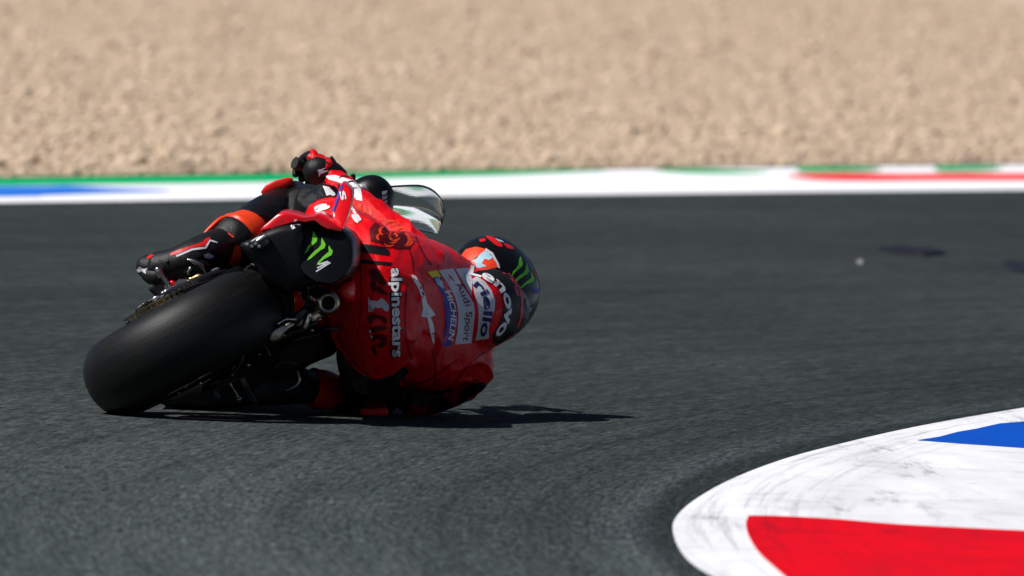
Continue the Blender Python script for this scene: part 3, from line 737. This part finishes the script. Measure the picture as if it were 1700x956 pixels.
for pts, r in (([(330, 616), (338, 632)], .0055), ([(376, 627), (384, 640)], .006), ([(384, 640), (397, 660)], .004), ([(405, 569), (424, 580)], .0035), ([(385, 618), (389, 608)], .004)):
    tube('rod', [P(x, y, .16) for x, y in pts], r*.6, M['steel'], bike, seg=8)
for px, py, r in ((307, 641, .010), (312, 638, .006), (337, 645, .010), (334, 637, .011), (397, 663, .008), (394, 658, .006), (399, 660, .005), (409, 579, .0035), (417, 585, .0035), (410, 607, .006), (350, 600, .004), (267, 648, .005)):
    tube('bolt', [P(px, py, .13), P(px+1, py+1, .16)], [r*.55, r*.45], M['steel'], bike, seg=10)
for pts, r in (([(508, 470), (512, 490), (505, 512), (488, 524)], .006), ([(520, 474), (517, 494), (522, 505)], .0045), ([(478, 552), (500, 548), (522, 536)], .006), ([(486, 566), (506, 560), (528, 556)], .004), ([(404, 590), (398, 606), (386, 622)], .004), ([(330, 655), (352, 648), (372, 652)], .004), ([(424, 566), (440, 574), (448, 590)], .004), ([(455, 610), (470, 602), (490, 604)], .004)):
    tube('hose', [P(x, y, .02) for x, y in pts], r, M['dark_metal'], bike, seg=8)
for px, py, r in ((498, 486, .006), (512, 478, .005), (530, 530, .006), (518, 548, .006), (470, 556, .006), (446, 566, .005), (430, 588, .004), (412, 606, .007), (385, 622, .004), (350, 636, .005), (326, 628, .005), (362, 658, .005), (297, 652, .004)):
    tube('bolt', [P(px, py, -.02), P(px+1, py+1, .02)], [r*.8, r*.7], M['titanium'], bike, seg=10)
# left footrest, gear lever and linkage
tube('footrest', [P(283, 478, .30), P(268, 455, .30), P(262, 448, .30)], [.006, .0065, .0075], M['steel'], bike, seg=10)
tube('footrest_cap', [P(263, 449, .285), P(269, 459, .285)], [.0105, .009], M['steel'], bike, seg=12, round_caps=False)
tube('gear_lever', [P(252, 478, .28), P(262, 488, .28), P(268, 494, .28)], [.009, .008, .006], M['rubber'], bike, seg=10)
tube('gear_rod', [P(276, 485, .27), P(290, 476, .28), P(318, 464, .30), P(350, 452, .34), P(396, 438, .40)], [.008, .0045, .004, .005, .004], M['steel'], bike, seg=8)
tube('rod_joint', [P(316, 464, .29), P(332, 460, .29), P(342, 462, .29)], [.006, .010, .006], M['gold'], bike, seg=10)
tube('rod_joint', [P(344, 458, .31), P(352, 451, .31), P(362, 447, .31)], [.006, .008, .006], M['steel'], bike, seg=10)
tube('red_fitting', [P(286, 470, .30), P(289, 474, .30)], .007, M['red_paint'], bike, seg=10)
tube('red_fitting', [P(270, 488, .29), P(282, 480, .29)], [.006, .007], M['steel'], bike, seg=10)
solid('heel_guard', [(288, 488), (312, 476), (348, 464), (398, 440), (404, 448), (362, 470), (322, 490), (296, 500)], -.10, .10, M['carbon'], bike, rnd=.004, sm=1)
solid('chain_adjuster', [(224, 516), (232, 506), (246, 498), (262, 490), (270, 494), (268, 502), (250, 512), (236, 524)], -.03, .06, M['dark_metal'], bike, rnd=.006)
solid('caliper_bracket', [(252, 496), (258, 491), (270, 492), (271, 500), (262, 504), (254, 502)], -.05, -.01, M['steel'], bike, rnd=.005)
for px, py in ((212, 536), (222, 522), (236, 508), (242, 502), (230, 528)): tube('bolt', [P(px, py, -.06), P(px+1, py-1, -.02)], .0042, M['dark_metal'], bike, seg=8)
tube('right_footrest', [B(.30, .30, -.13), B(.30, .30, -.19)], .007, M['dark_metal'], bike, seg=10) .name = 'footrest'

# ------------------------------------------------------------------ rider
rider = thing('person', 'rider in red and black racing leathers hanging off the right side of the leaning motorcycle', 'person')
parts = []                                 # (bmesh, material index)  0 red, 1 black
def blob(mi):
    b_ = bmesh.new(); parts.append((b_, mi)); return b_
# torso: rings across the back
TR = [(598, 520, .17, 62, .06), (612, 512, .22, 98, .105), (632, 507, .31, 118, .125), (664, 510, .43, 128, .130), (698, 520, .54, 128, .125), (732, 530, .63, 118, .115), (764, 535, .71, 92, .095), (785, 530, .77, 55, .07)]
TR = catmull(TR, 4)
cs = [P(r[0], r[1], r[2]) for r in TR]; rings = []
for i, r in enumerate(TR):
    ax = (cs[min(i+1, len(cs)-1)]-cs[max(i-1, 0)]).normalized()
    lat = Vector((-.10, 0, 1)); lat = (lat-ax*lat.dot(ax)).normalized(); nn = ax.cross(lat)
    a_ = r[3]/690; rings.append([cs[i]+lat*a_*math.cos(t_)*abs(math.cos(t_))**-.12+nn*r[4]*math.sin(t_) if abs(math.cos(t_)) > .01 else cs[i]+nn*r[4]*math.sin(t_) for t_ in (2*math.pi*k/36 for k in range(36))])
b_ = blob(0); add_rings(b_, rings)
# aerodynamic hump
b_ = blob(0); add_tube(b_, [P(690, 512, .46), P(735, 512, .50), P(780, 512, .58), P(808, 512, .66), P(826, 512, .72)], [.045, .070, .092, .097, .066], seg=28, sub=5)
b_ = blob(1); add_tube(b_, [P(818, 512, .695), P(830, 512, .733)], [.094, .074], seg=28)
# seat of the suit
b_ = blob(0); add_tube(b_, [P(618, 470, .24), P(628, 525, .22), P(622, 580, .27)], [.08, .10, .08], seg=20)
# left arm
SH = P(702, 440, .64); EL = P(588, 336, .84); WR = P(549, 296, .965)
b_ = blob(0); add_tube(b_, [P(720, 460, .62), SH, P(636, 376, .74), EL], [.07, .060, .048, .042], seg=18)
b_ = blob(0); add_tube(b_, [EL, P(570, 318, .90), WR], [.042, .041, .034], seg=18)
# right arm, elbow just above the ground
SR = P(768, 598, .68); ER = P(694, 660, .66)
b_ = blob(0); add_tube(b_, [P(740, 570, .64), SR, P(768, 606, .69)], [.08, .078, .074], seg=18)
b_ = blob(2); add_tube(b_, [P(764, 612, .685), P(742, 634, .68), ER], [.076, .066, .054], seg=18)
WRR = Bs(.95, .68, -.30)
b_ = blob(1); add_tube(b_, [ER, (ER+WRR)/2+Vector((0, 0, -.01)), WRR], [.05, .045, .034], seg=16)
# legs
KL = P(486, 334, .68); AL = P(338, 428, .34)
b_ = blob(1); add_tube(b_, [P(538, 362, .52), P(510, 347, .61), KL], [.068, .063, .055], seg=18)
b_ = blob(0); add_tube(b_, [P(612, 455, .28), P(585, 420, .36), P(560, 392, .42), P(552, 382, .46)], [.10, .092, .080, .076], seg=18)
b_ = blob(1); add_tube(b_, [KL, P(444, 360, .56), P(402, 388, .46), AL], [.056, .056, .048, .040], seg=18)
AR = P(468, 640, .36); KR = P(622, 662, .74)
b_ = blob(1); add_tube(b_, [P(618, 590, .30), P(622, 626, .50), KR], [.09, .075, .056], seg=18)
b_ = blob(1); add_tube(b_, [KR, P(540, 648, .52), AR], [.055, .041, .036], seg=18)
# neck and head inside the helmet
HC = P(828, 480, .90)
b_ = blob(1); add_tube(b_, [P(785, 520, .74), P(806, 500, .82), HC], [.065, .06, .085], seg=16)
big = bmesh.new(); src_v = []; src_f = []; src_m = []
for b_, mi in parts:
    o0 = len(src_v); b_.verts.index_update()
    src_v += [v.co.copy() for v in b_.verts]; src_f += [[v.index+o0 for v in f.verts] for f in b_.faces]; src_m += [mi]*len(b_.faces)
me = bpy.data.meshes.new('body_src'); me.from_pydata([tuple(v) for v in src_v], [], src_f); me.validate()
bmx = bmesh.new(); bmx.from_mesh(me); bmesh.ops.recalc_face_normals(bmx, faces=bmx.faces[:]); bmx.to_mesh(me); bmx.free()
to = bpy.data.objects.new('tmp', me); COL.objects.link(to)
md = to.modifiers.new('r', 'REMESH'); md.mode = 'VOXEL'; md.voxel_size = .0065
md = to.modifiers.new('s', 'SMOOTH'); md.iterations = 11; md.factor = .6
dg = bpy.context.evaluated_depsgraph_get(); bme = bpy.data.meshes.new_from_object(to.evaluated_get(dg))
bpy.data.objects.remove(to)
body = link('body', bme, M['suit'], rider)
# creases in the leather: small folds across limbs and back
co = np.empty(len(bme.vertices)*3, np.float32); bme.vertices.foreach_get('co', co); co = co.reshape(-1, 3)
no = np.empty(len(bme.vertices)*3, np.float32); bme.vertices.foreach_get('normal', no); no = no.reshape(-1, 3)
for i in range(len(co)):
    x, y, z = co[i]
    a_ = noise.noise((x*26, y*16, z*26)); c_ = noise.noise((x*9+3, y*7, z*9)); r_ = 1-abs(noise.noise((x*13, y*11+7, z*15)))
    co[i] += no[i]*((.0032*a_+.006*c_+.012*(max(0, r_-.72)/.28)**2*max(0, .35+c_)))
bme.vertices.foreach_set('co', co.ravel()); bme.update()
trees = [BVHTree.FromPolygons(src_v, [f for f, m_ in zip(src_f, src_m) if m_ == k]) for k in range(3)]
zb = bme.attributes.new('zone_black', 'FLOAT', 'POINT'); zm = bme.attributes.new('zone_mottled', 'FLOAT', 'POINT')
for i, v in enumerate(bme.vertices):
    dd = [t_.find_nearest(v.co)[3] for t_ in trees]
    zb.data[i].value = .5+(min(dd[0], dd[2])-dd[1])*25; zm.data[i].value = .5+(min(dd[0], dd[1])-dd[2])*25
bv_body = [bvh_of(body)]

# helmet
bm = bmesh.new(); bmesh.ops.create_uvsphere(bm, u_segments=48, v_segments=32, radius=1)
hz = (P(797, 396, .9)-P(850, 560, .9)).normalized()          # crown direction as worn
hf = Vector((.25, 1, -.05)); hf = (hf-hz*hf.dot(hz)).normalized(); hx = hz.cross(hf)
hcen = P(821, 481, .90)
for v in bm.verts:
    x, y, z = v.co
    k = 1+.10*max(0, -y)*max(0, z)*1.2
    if z < -.35: k *= 1-.10*min(1, (-z-.35)/.5)
    v.co = hcen+(hx*(-x)*.106+hf*y*.155+hz*z*.134)*k
hel = from_bm('helmet', bm, M['black_paint'], rider)
bv_h = [bvh_of(hel)]
# visor on the front of the helmet
bm = bmesh.new(); rws = []
for i in range(9):
    el = R(-18+40*i/8); rws.append([hcen+(hx*math.sin(R(az))*math.cos(el)*.1075+hf*math.cos(R(az))*math.cos(el)*.153+hz*math.sin(el)*.130) for az in range(-75, 76, 10)])
vv = [[bm.verts.new(q) for q in r_] for r_ in rws]
for a_, c_ in zip(vv[:-1], vv[1:]):
    for i in range(len(a_)-1): bm.faces.new((a_[i], a_[i+1], c_[i+1], c_[i]))
from_bm('visor', bm, M['black_paint'], hel)

# --- print on helmet
decal('orange_flash', [(766, 424), (774, 414), (790, 410), (804, 413), (812, 418), (796, 424), (784, 432), (772, 434)], M['orange_print'], hel, bv_h)
decal('orange_flash', [(772, 438), (786, 434), (798, 428), (812, 424), (822, 434), (826, 444), (808, 448), (790, 450), (778, 448)], M['orange_print'], hel, bv_h, off=.0018)
decal('pale_flash', [(788, 434), (798, 422), (806, 416), (818, 428), (812, 432), (804, 430), (800, 438), (808, 442), (792, 446)], M['pale_blue_print'], hel, bv_h, off=.0022)
decal('grey_line', [(806, 412), (818, 420), (828, 438), (830, 446), (826, 444), (816, 424), (806, 416)], M['grey_print'], hel, bv_h)
claw_mark(869, 454, 46, 58, hel, bv_h, rot=.12)
for pl in ([(806, 393), (816, 393), (830, 402), (834, 410), (824, 408), (814, 400)], [(836, 404), (848, 408), (852, 414), (842, 412)], [(796, 398), (804, 396), (806, 400), (798, 402)], [(884, 446), (892, 456), (894, 470), (889, 462)], [(840, 552), (846, 546), (848, 552), (842, 557)]):
    decal('red_fleck', pl, M['red_print'], hel, bv_h, sm=3)
decal('pale_fleck', [(822, 396), (834, 400), (836, 403), (826, 400)], M['pale_blue_print'], hel, bv_h)
decal('blue_fleck', [(882, 480), (894, 478), (895, 486), (890, 488)], M['blue_print'], hel, bv_h)
decal('grey_panel', [(862, 532), (872, 518), (884, 508), (880, 516), (866, 532)], M['grey_print'], hel, bv_h)
# --- print on the back and hump
def q4(X, Y): return (560+.272*X, 360+.272*Y)
def D4(name, pts, mat, off=.0010): return decal(name, [q4(*p) for p in pts], M[mat], body, bv_body, off)
D4('michelin_band', [(548, 338), (605, 328), (632, 372), (650, 430), (690, 490), (715, 540), (722, 590), (720, 640), (706, 720), (690, 785), (635, 795), (650, 730), (660, 650), (655, 560), (640, 480), (612, 420), (580, 375)], 'blue_print').name = 'blue_band'
D4('yellow_band', [(545, 338), (605, 326), (630, 366), (618, 372), (600, 366), (578, 374)], 'yellow_print', .0018)
D4('pale_patch', [(590, 378), (612, 372), (636, 392), (648, 436), (640, 440), (622, 420), (606, 410)], 'pale_blue_print', .0018)
D4('grey_band', [(615, 327), (705, 315), (735, 370), (765, 425), (805, 480), (832, 530), (838, 580), (830, 680), (815, 770), (715, 778), (730, 700), (738, 600), (730, 540), (715, 490), (680, 420), (645, 370)], 'grey_print')
D4('grey_band', [(718, 316), (800, 311), (815, 345), (822, 400), (820, 450), (818, 480), (790, 440), (760, 390)], 'grey_print')
D4('blue_fleck', [(770, 345), (790, 352), (808, 392), (790, 384)], 'pale_blue_print', .0018)
D4('grey_band', [(820, 382), (850, 365), (900, 395), (940, 450), (962, 510), (958, 570), (930, 640), (922, 680), (926, 742), (840, 752), (856, 690), (862, 610), (856, 540), (836, 470)], 'grey_print')
D4('black_band', [(822, 345), (860, 330), (930, 322), (1005, 322), (1078, 350), (1130, 420), (1150, 500), (1146, 600), (1115, 690), (1065, 755), (1000, 790), (950, 770), (945, 720), (985, 660), (1010, 580), (1010, 500), (985, 430), (930, 378), (870, 352)], 'black_print')
D4('red_diamond', [(664, 345), (700, 372), (718, 398), (690, 378)], 'red_print', .0018)
D4('white_bolt', [(448, 353), (475, 360), (508, 412), (530, 470), (548, 530), (578, 568), (596, 600), (566, 612), (582, 650), (592, 700), (588, 778), (578, 760), (556, 660), (546, 615), (510, 608), (520, 560), (512, 490), (490, 430), (465, 390)], 'white_print', .0012)
for pl in ([(500, 425), (508, 425), (512, 440), (504, 440)], [(514, 460), (524, 460), (528, 478), (518, 478)]): D4('bolt_gap', pl, 'dark_red_print', .002)
D4('red_edge', [(1000, 322), (1064, 345), (1112, 412), (1132, 500), (1128, 600), (1100, 680), (1092, 672), (1114, 596), (1118, 500), (1100, 424), (1054, 358)], 'red_print', .002)
text_on('lettering', 'MICHELIN', [q4(652, 452), q4(682, 540), q4(690, 620), q4(672, 752)], 9.0, M['white_print'], body, bv_body, bold=.025, shear=.15)
text_on('lettering', 'Audi Sport', [q4(716, 412), q4(762, 500), q4(782, 590), q4(762, 756)], 11, M['dark_red_print'], body, bv_body, bold=.0)
text_on('lettering', 'riello', [q4(826, 420), q4(872, 470), q4(894, 560), q4(868, 725)], 14.5, M['navy_print'], body, bv_body, bold=.03)
text_on('lettering', 'Lenovo', [q4(800, 352), q4(880, 372), q4(980, 440), q4(1022, 540), q4(1005, 640), q4(955, 712)], 15, M['white_print'], body, bv_body, bold=.03)
text_on('lettering_edge', 'alpinestars', [(648, 444), (650, 520), (651, 594)], 18, M['black_print'], body, bv_body, bold=.09, off=.0010)
text_on('lettering', 'alpinestars', [(649, 446), (651, 520), (652, 592)], 17, M['white_print'], body, bv_body, bold=.03, off=.0022)
decal('digit', [(611, 492), (614, 499), (626, 500), (634, 495), (639, 499), (646, 508), (644, 517), (638, 516), (634, 511), (628, 512), (622, 510), (620, 517), (612, 518)], M['grey_print'], body, bv_body)
text_black = [
 [(612, 450), (622, 446), (632, 456), (640, 470), (634, 474), (624, 466), (616, 462)], [(614, 470), (626, 474), (638, 482), (644, 490), (634, 488), (620, 482)], [(618, 456), (624, 470), (620, 486), (616, 474)],
 [(612, 524), (624, 522), (640, 526), (642, 536), (636, 536), (632, 530), (620, 530), (616, 538), (611, 534)], [(614, 544), (638, 540), (642, 546), (628, 550), (618, 552)], [(616, 558), (630, 554), (642, 560), (640, 572), (632, 578), (624, 572), (634, 566), (626, 562), (618, 566)], [(616, 576), (622, 572), (626, 590), (620, 586)]]
for pl in text_black: decal('dark_mark', pl, M['dark_red_print'], body, bv_body, sm=2)
for pl in ([(613, 546), (617, 548), (617, 553), (613, 551)], [(615, 556), (619, 558), (618, 563)]): decal('white_fleck', pl, M['grey_print'], body, bv_body, off=.0018)
def seam(path, w_=1.7, mat='dark_red_print'):
    p_ = catmull(path, 6); up_ = []; lo_ = []
    for i, q in enumerate(p_):
        d = p_[min(i+1, len(p_)-1)]-p_[max(i-1, 0)]; d = d/np.linalg.norm(d); n_ = np.array((-d[1], d[0]))*w_/2; up_.append(tuple(q+n_)); lo_.append(tuple(q-n_))
    decal('seam', up_+lo_[::-1], M[mat], body, bv_body, off=.0008)
for pth in ([(654, 372), (672, 398), (684, 430), (686, 452)], [(690, 392), (702, 420), (716, 440)], [(583, 596), (610, 622), (648, 640), (690, 638), (724, 622), (760, 596)], [(806, 584), (784, 600), (760, 628), (742, 660)], [(716, 578), (722, 604), (722, 640)], [(676, 470), (672, 520), (676, 570), (688, 612)], [(598, 446), (600, 500), (594, 560)]): seam(pth)
# stretch panel on the hip and the orange emblem on the flank
for pl in ([(593, 404), (639, 410), (647, 418), (646, 425), (597, 418)], [(600, 431), (651, 436), (649, 441), (599, 438)]): decal('stretch_panel', pl, M['black_print'], body, bv_body)
def q3(X, Y): return (430+.251*X, 240+.251*Y)
decal('emblem_ground', [q3(*p) for p in [(730, 560), (800, 470), (880, 500), (940, 560), (1020, 620), (1000, 690), (900, 690), (830, 660), (740, 640)]], M['dark_red_print'], body, bv_body, off=.0010)
def crescent(cx, cy, r, a0, a1, w_):
    out_ = []; in_ = []
    for k in range(9):
        t_ = k/8; a = R(a0+(a1-a0)*t_); th_ = w_*math.sin(math.pi*min(1, .12+t_*.88))
        out_.append((cx+(r+th_/2)*math.cos(a), cy+.8*(r+th_/2)*math.sin(a))); in_.append((cx+(r-th_/2)*math.cos(a), cy+.8*(r-th_/2)*math.sin(a)))
    return out_+in_[::-1]
for c_ in ((655, 392, 9, 20, 250, 6), (655, 392, 3.5, -120, 120, 3.5), (664, 398, 15, -60, 70, 6), (640, 384, 10, 120, 300, 5), (650, 376, 11, 190, 330, 5), (668, 386, 10, 200, 340, 4.5), (672, 400, 12, -30, 90, 4), (646, 402, 9, 40, 170, 4), (634, 394, 8, 130, 260, 4), (660, 378, 7, 180, 330, 3), (684, 404, 7, 180, 330, 3.5), (650, 390, 17, 60, 110, 4)):
    decal('emblem_stroke', crescent(*c_), M['orange_print'], body, bv_body, off=.0018)
# left sleeve
for c_ in ((572, 300, 9, 200, 330, 2.2), (584, 308, 8, 180, 320, 2.2), (590, 318, 7, 150, 300, 2.2)): decal('sleeve_scribble', crescent(*c_), M['dark_red_print'], body, bv_body, off=.0026)
decal('white_panel', [(540, 292), (556, 291), (580, 298), (596, 303), (600, 320), (602, 334), (592, 332), (584, 322), (576, 308), (560, 302), (546, 298)], M['white_print'], body, bv_body)
decal('white_mark', [(536, 309), (546, 311), (556, 322), (556, 328), (548, 324), (542, 326)], M['white_print'], body, bv_body, off=.0018)
for k in range(4): decal('sleeve_rib', [(537+k*8, 300+k*2), (540+k*8, 299+k*2), (544+k*7, 312+k*3), (541+k*7, 312+k*3)], M['dark_red_print'], body, bv_body, off=.0018)
for k in range(4): decal('sleeve_rib', [(586+k*9, 334+k*4), (591+k*9, 335+k*4), (594+k*8, 356+k*4), (589+k*8, 356+k*4)], M['orange_print'], body, bv_body, off=.0018)
text_on('lettering', 'rs', [(574, 346), (593, 372)], 14, M['white_print'], body, bv_body, bold=.05)
text_on('lettering', 'a', [(524, 353), (548, 345)], 13, M['white_print'], body, bv_body, bold=.06)

# --- knee puck, shin guard, boots
solid('knee_slider', [(433, 318), (440, 308), (458, 299), (478, 294), (487, 296), (484, 306), (470, 315), (450, 323), (437, 327)], .60, .70, M['knee_puck'], rider, rnd=.005, sm=1)
def sleeve(name, a_, c_, r0, r1, mat, parent):
    bm = bmesh.new(); add_tube(bm, [a_, a_.lerp(c_, .5), c_], [r0, (r0+r1)/2*1.06, r1], seg=24, sub=4); return from_bm(name, bm, mat, parent)
g1 = sleeve('shin_guard', P(404, 390, .45), P(396, 396, .44), .061, .063, M['orange'], rider)
g2 = sleeve('shin_guard', P(385, 404, .425), P(378, 409, .41), .060, .052, M['orange'], rider)
bm = bmesh.new(); add_tube(bm, [P(392, 399, .435), P(388, 402, .43)], [.0645, .0640], seg=24); from_bm('guard_strap', bm, M['black_leather'], rider)
for k, pl in enumerate(([(338, 391), (352, 374), (366, 362), (382, 359), (376, 366), (360, 374), (346, 388)], [(350, 388), (366, 380), (378, 368), (384, 364), (380, 374), (366, 386), (346, 394)])):
    bm = bmesh.new(); c_ = [P(x, y, .40) for x, y in pl]
    add_tube(bm, [P(336+k*4, 392+k*2, .40), P(352+k*6, 376+k*8, .41), P(368+k*4, 363+k*9, .42), P(383, 360+k*4, .435)], [.004, .006, .006, .004], seg=10); from_bm('shin_stripe', bm, M['orange'], rider)
bm = bmesh.new()
add_tube(bm, [P(248, 443, .36), P(260, 444, .355), P(285, 439, .34), P(312, 432, .335), P(340, 421, .36), P(364, 410, .40)], [.033, .041, .041, .048, .052, .050], seg=24, sub=5, flat=.92, flatdir=L)
add_tube(bm, [P(248, 456, .34), P(262, 460, .33), P(285, 456, .33)], [.020, .024, .020], seg=14)
boot = from_bm('boot', bm, M['black_leather'], rider); bv_b = [bvh_of(boot)]
decal('boot_stripe', [(282, 421), (296, 415), (318, 408), (336, 402), (342, 396), (350, 394), (340, 408), (318, 412), (298, 420), (284, 425)], M['red_print'], boot, bv_b)
decal('boot_piping', [(292, 424), (318, 413), (340, 410), (348, 398), (361, 402), (360, 404), (349, 401), (342, 413), (320, 416), (294, 427)], M['grey_print'], boot, bv_b, off=.0018)
decal('boot_star', [(227, 448), (232, 443), (238, 446), (246, 445), (242, 450), (243, 455), (236, 451), (230, 452)], M['grey_print'], boot, bv_b)
decal('boot_mark', [(338, 423), (346, 420), (356, 425), (350, 429), (340, 428)], M['grey_print'], boot, bv_b)
decal('boot_fleck', [(243, 428), (250, 423), (256, 424), (248, 430)], M['red_print'], boot, bv_b)
ank = lathe('ankle_guard', P(322, 445, .29), Vector((.25, 1, -.1)), [(.0005, 0), (.014, .001), (.026, .006), (.033, .016), (.033, .03), (.0005, .03)], M['black_paint'], boot, seg=28, closed=False)
tube('ankle_ring', [P(312, 431, .285), P(322, 434, .283), P(334, 441, .285), P(341, 453, .29)], [.003, .0055, .0055, .003], M['steel'], boot, seg=8)
tube('buckle', [P(313, 452, .287), P(316, 446, .285)], .005, M['steel'], boot, seg=8)
for px, py in ((278, 434), (292, 470-40), (300, 428)): tube('stud', [P(px, py, .30), P(px, py, .31)], .004, M['dark_metal'], boot, seg=8)
bm = bmesh.new(); add_tube(bm, [P(410, 652, .42), P(440, 650, .38), P(470, 642, .36), P(492, 640, .40), P(508, 642, .46)], [.026, .034, .044, .044, .042], seg=20, sub=4); boot2 = from_bm('boot', bm, M['black_leather'], rider)
tube('ankle_ring', [P(494, 616, .315), P(498, 628, .31), P(492, 640, .31), P(476, 648, .31)], [.002, .0035, .0035, .002], M['steel'], boot2, seg=8)
tube('ankle_ring', [P(506, 628, .36), P(507, 640, .36), P(498, 650, .36)], [.0015, .0025, .0015], M['steel'], boot2, seg=8)
sleeve('shin_guard', P(522, 645, .47), P(543, 648, .53), .045, .047, M['knee_puck'], rider)
tube('knee_slider', [P(604, 684, .50), P(634, 684, .52)], [.012, .016], M['knee_puck'], rider, seg=12)
tube('elbow_slider', [ER+Vector((-.02, -.02, -.044)), ER+Vector((.03, .0, -.042))], [.014, .016], M['knee_puck'], rider, seg=12, flat=.5, flatdir=(0, 0, 1))

# --- gloves: palm, four fingers curled round the bar, thumb
def glove(bar_a, bar_b, wrist, back, side):
    """bar_a outer, bar_b inner point of the grip; back = direction from the bar to the back of the hand"""
    bar_a, bar_b, wrist = Vector(bar_a), Vector(bar_b), Vector(wrist)
    ax = (bar_b-bar_a).normalized(); back = Vector(back); back = (back-ax*back.dot(ax)).normalized(); dn = ax.cross(back)*side
    mid = bar_a.lerp(bar_b, .5)
    bm = bmesh.new()
    add_tube(bm, [mid+back*.030+ax*.004, mid+back*.050-dn*.004, wrist], [.034, .038, .034], seg=18, flat=.72, flatdir=back)
    for k, (off, ln) in enumerate(((-.032, .86), (-.011, .96), (.011, 1.0), (.033, .94))):
        c = mid+ax*off; r = .0105*(.95+.05*ln)
        pts = [c+back*.034+dn*.010, c+back*.022+dn*.030*ln, c-back*.006+dn*.034*ln, c-back*.027*ln+dn*.012, c-back*.024*ln-dn*.012]
        add_tube(bm, pts, [.0125, .0122, .0112, .0105, .009], seg=10, sub=3)
    th = mid+ax*.040
    add_tube(bm, [th+back*.038-dn*.014, th+ax*.012+back*.018-dn*.026, th+ax*.012-back*.008-dn*.026, th+ax*.004-back*.024-dn*.010], [.016, .0135, .0125, .010], seg=10, sub=3)
    g = from_bm('glove', bm, M['black_leather'], rider)
    for k, off in enumerate((-.030, -.010, .011, .032)):
        c = mid+ax*off
        tube('knuckle_guard', [c+back*.043+dn*.002, c+back*.038+dn*.018, c+back*.028+dn*.034], [.010, .012, .009], M['red_leather'], g, seg=10)
    return g, ax, back, dn
gl, gax, gback, gdn = glove(P(500, 276, .968), P(536, 302, .99), WR, Vector((.35, -.75, .62)), -1)
bv_g = [bvh_of(gl)]
decal('knuckle_panel', [(510, 262), (518, 254), (534, 254), (548, 264), (555, 280), (553, 290), (542, 285), (528, 283), (518, 276)], M['red_print'], gl, bv_g, off=.002, sm=2)
decal('knuckle_gap', [(526, 266), (540, 268), (546, 273), (534, 271)], M['black_print'], gl, bv_g, off=.003, sm=2)
bm = bmesh.new(); add_tube(bm, [P(527, 284, .94), P(540, 290, .95), P(552, 297, .955)], [.036, .040, .039], seg=20); cuff = from_bm('glove_cuff', bm, M['black_leather'], gl)
bv_c = [bvh_of(cuff)]
decal('star_mark', [(527, 282), (540, 279), (534, 283), (546, 283), (540, 286), (532, 289), (529, 294), (529, 287)], M['white_print'], cuff, bv_c)
glove(HR[0]+L*.0, HR[1], WRR, Vector((.3, -.8, -.3)), 1)
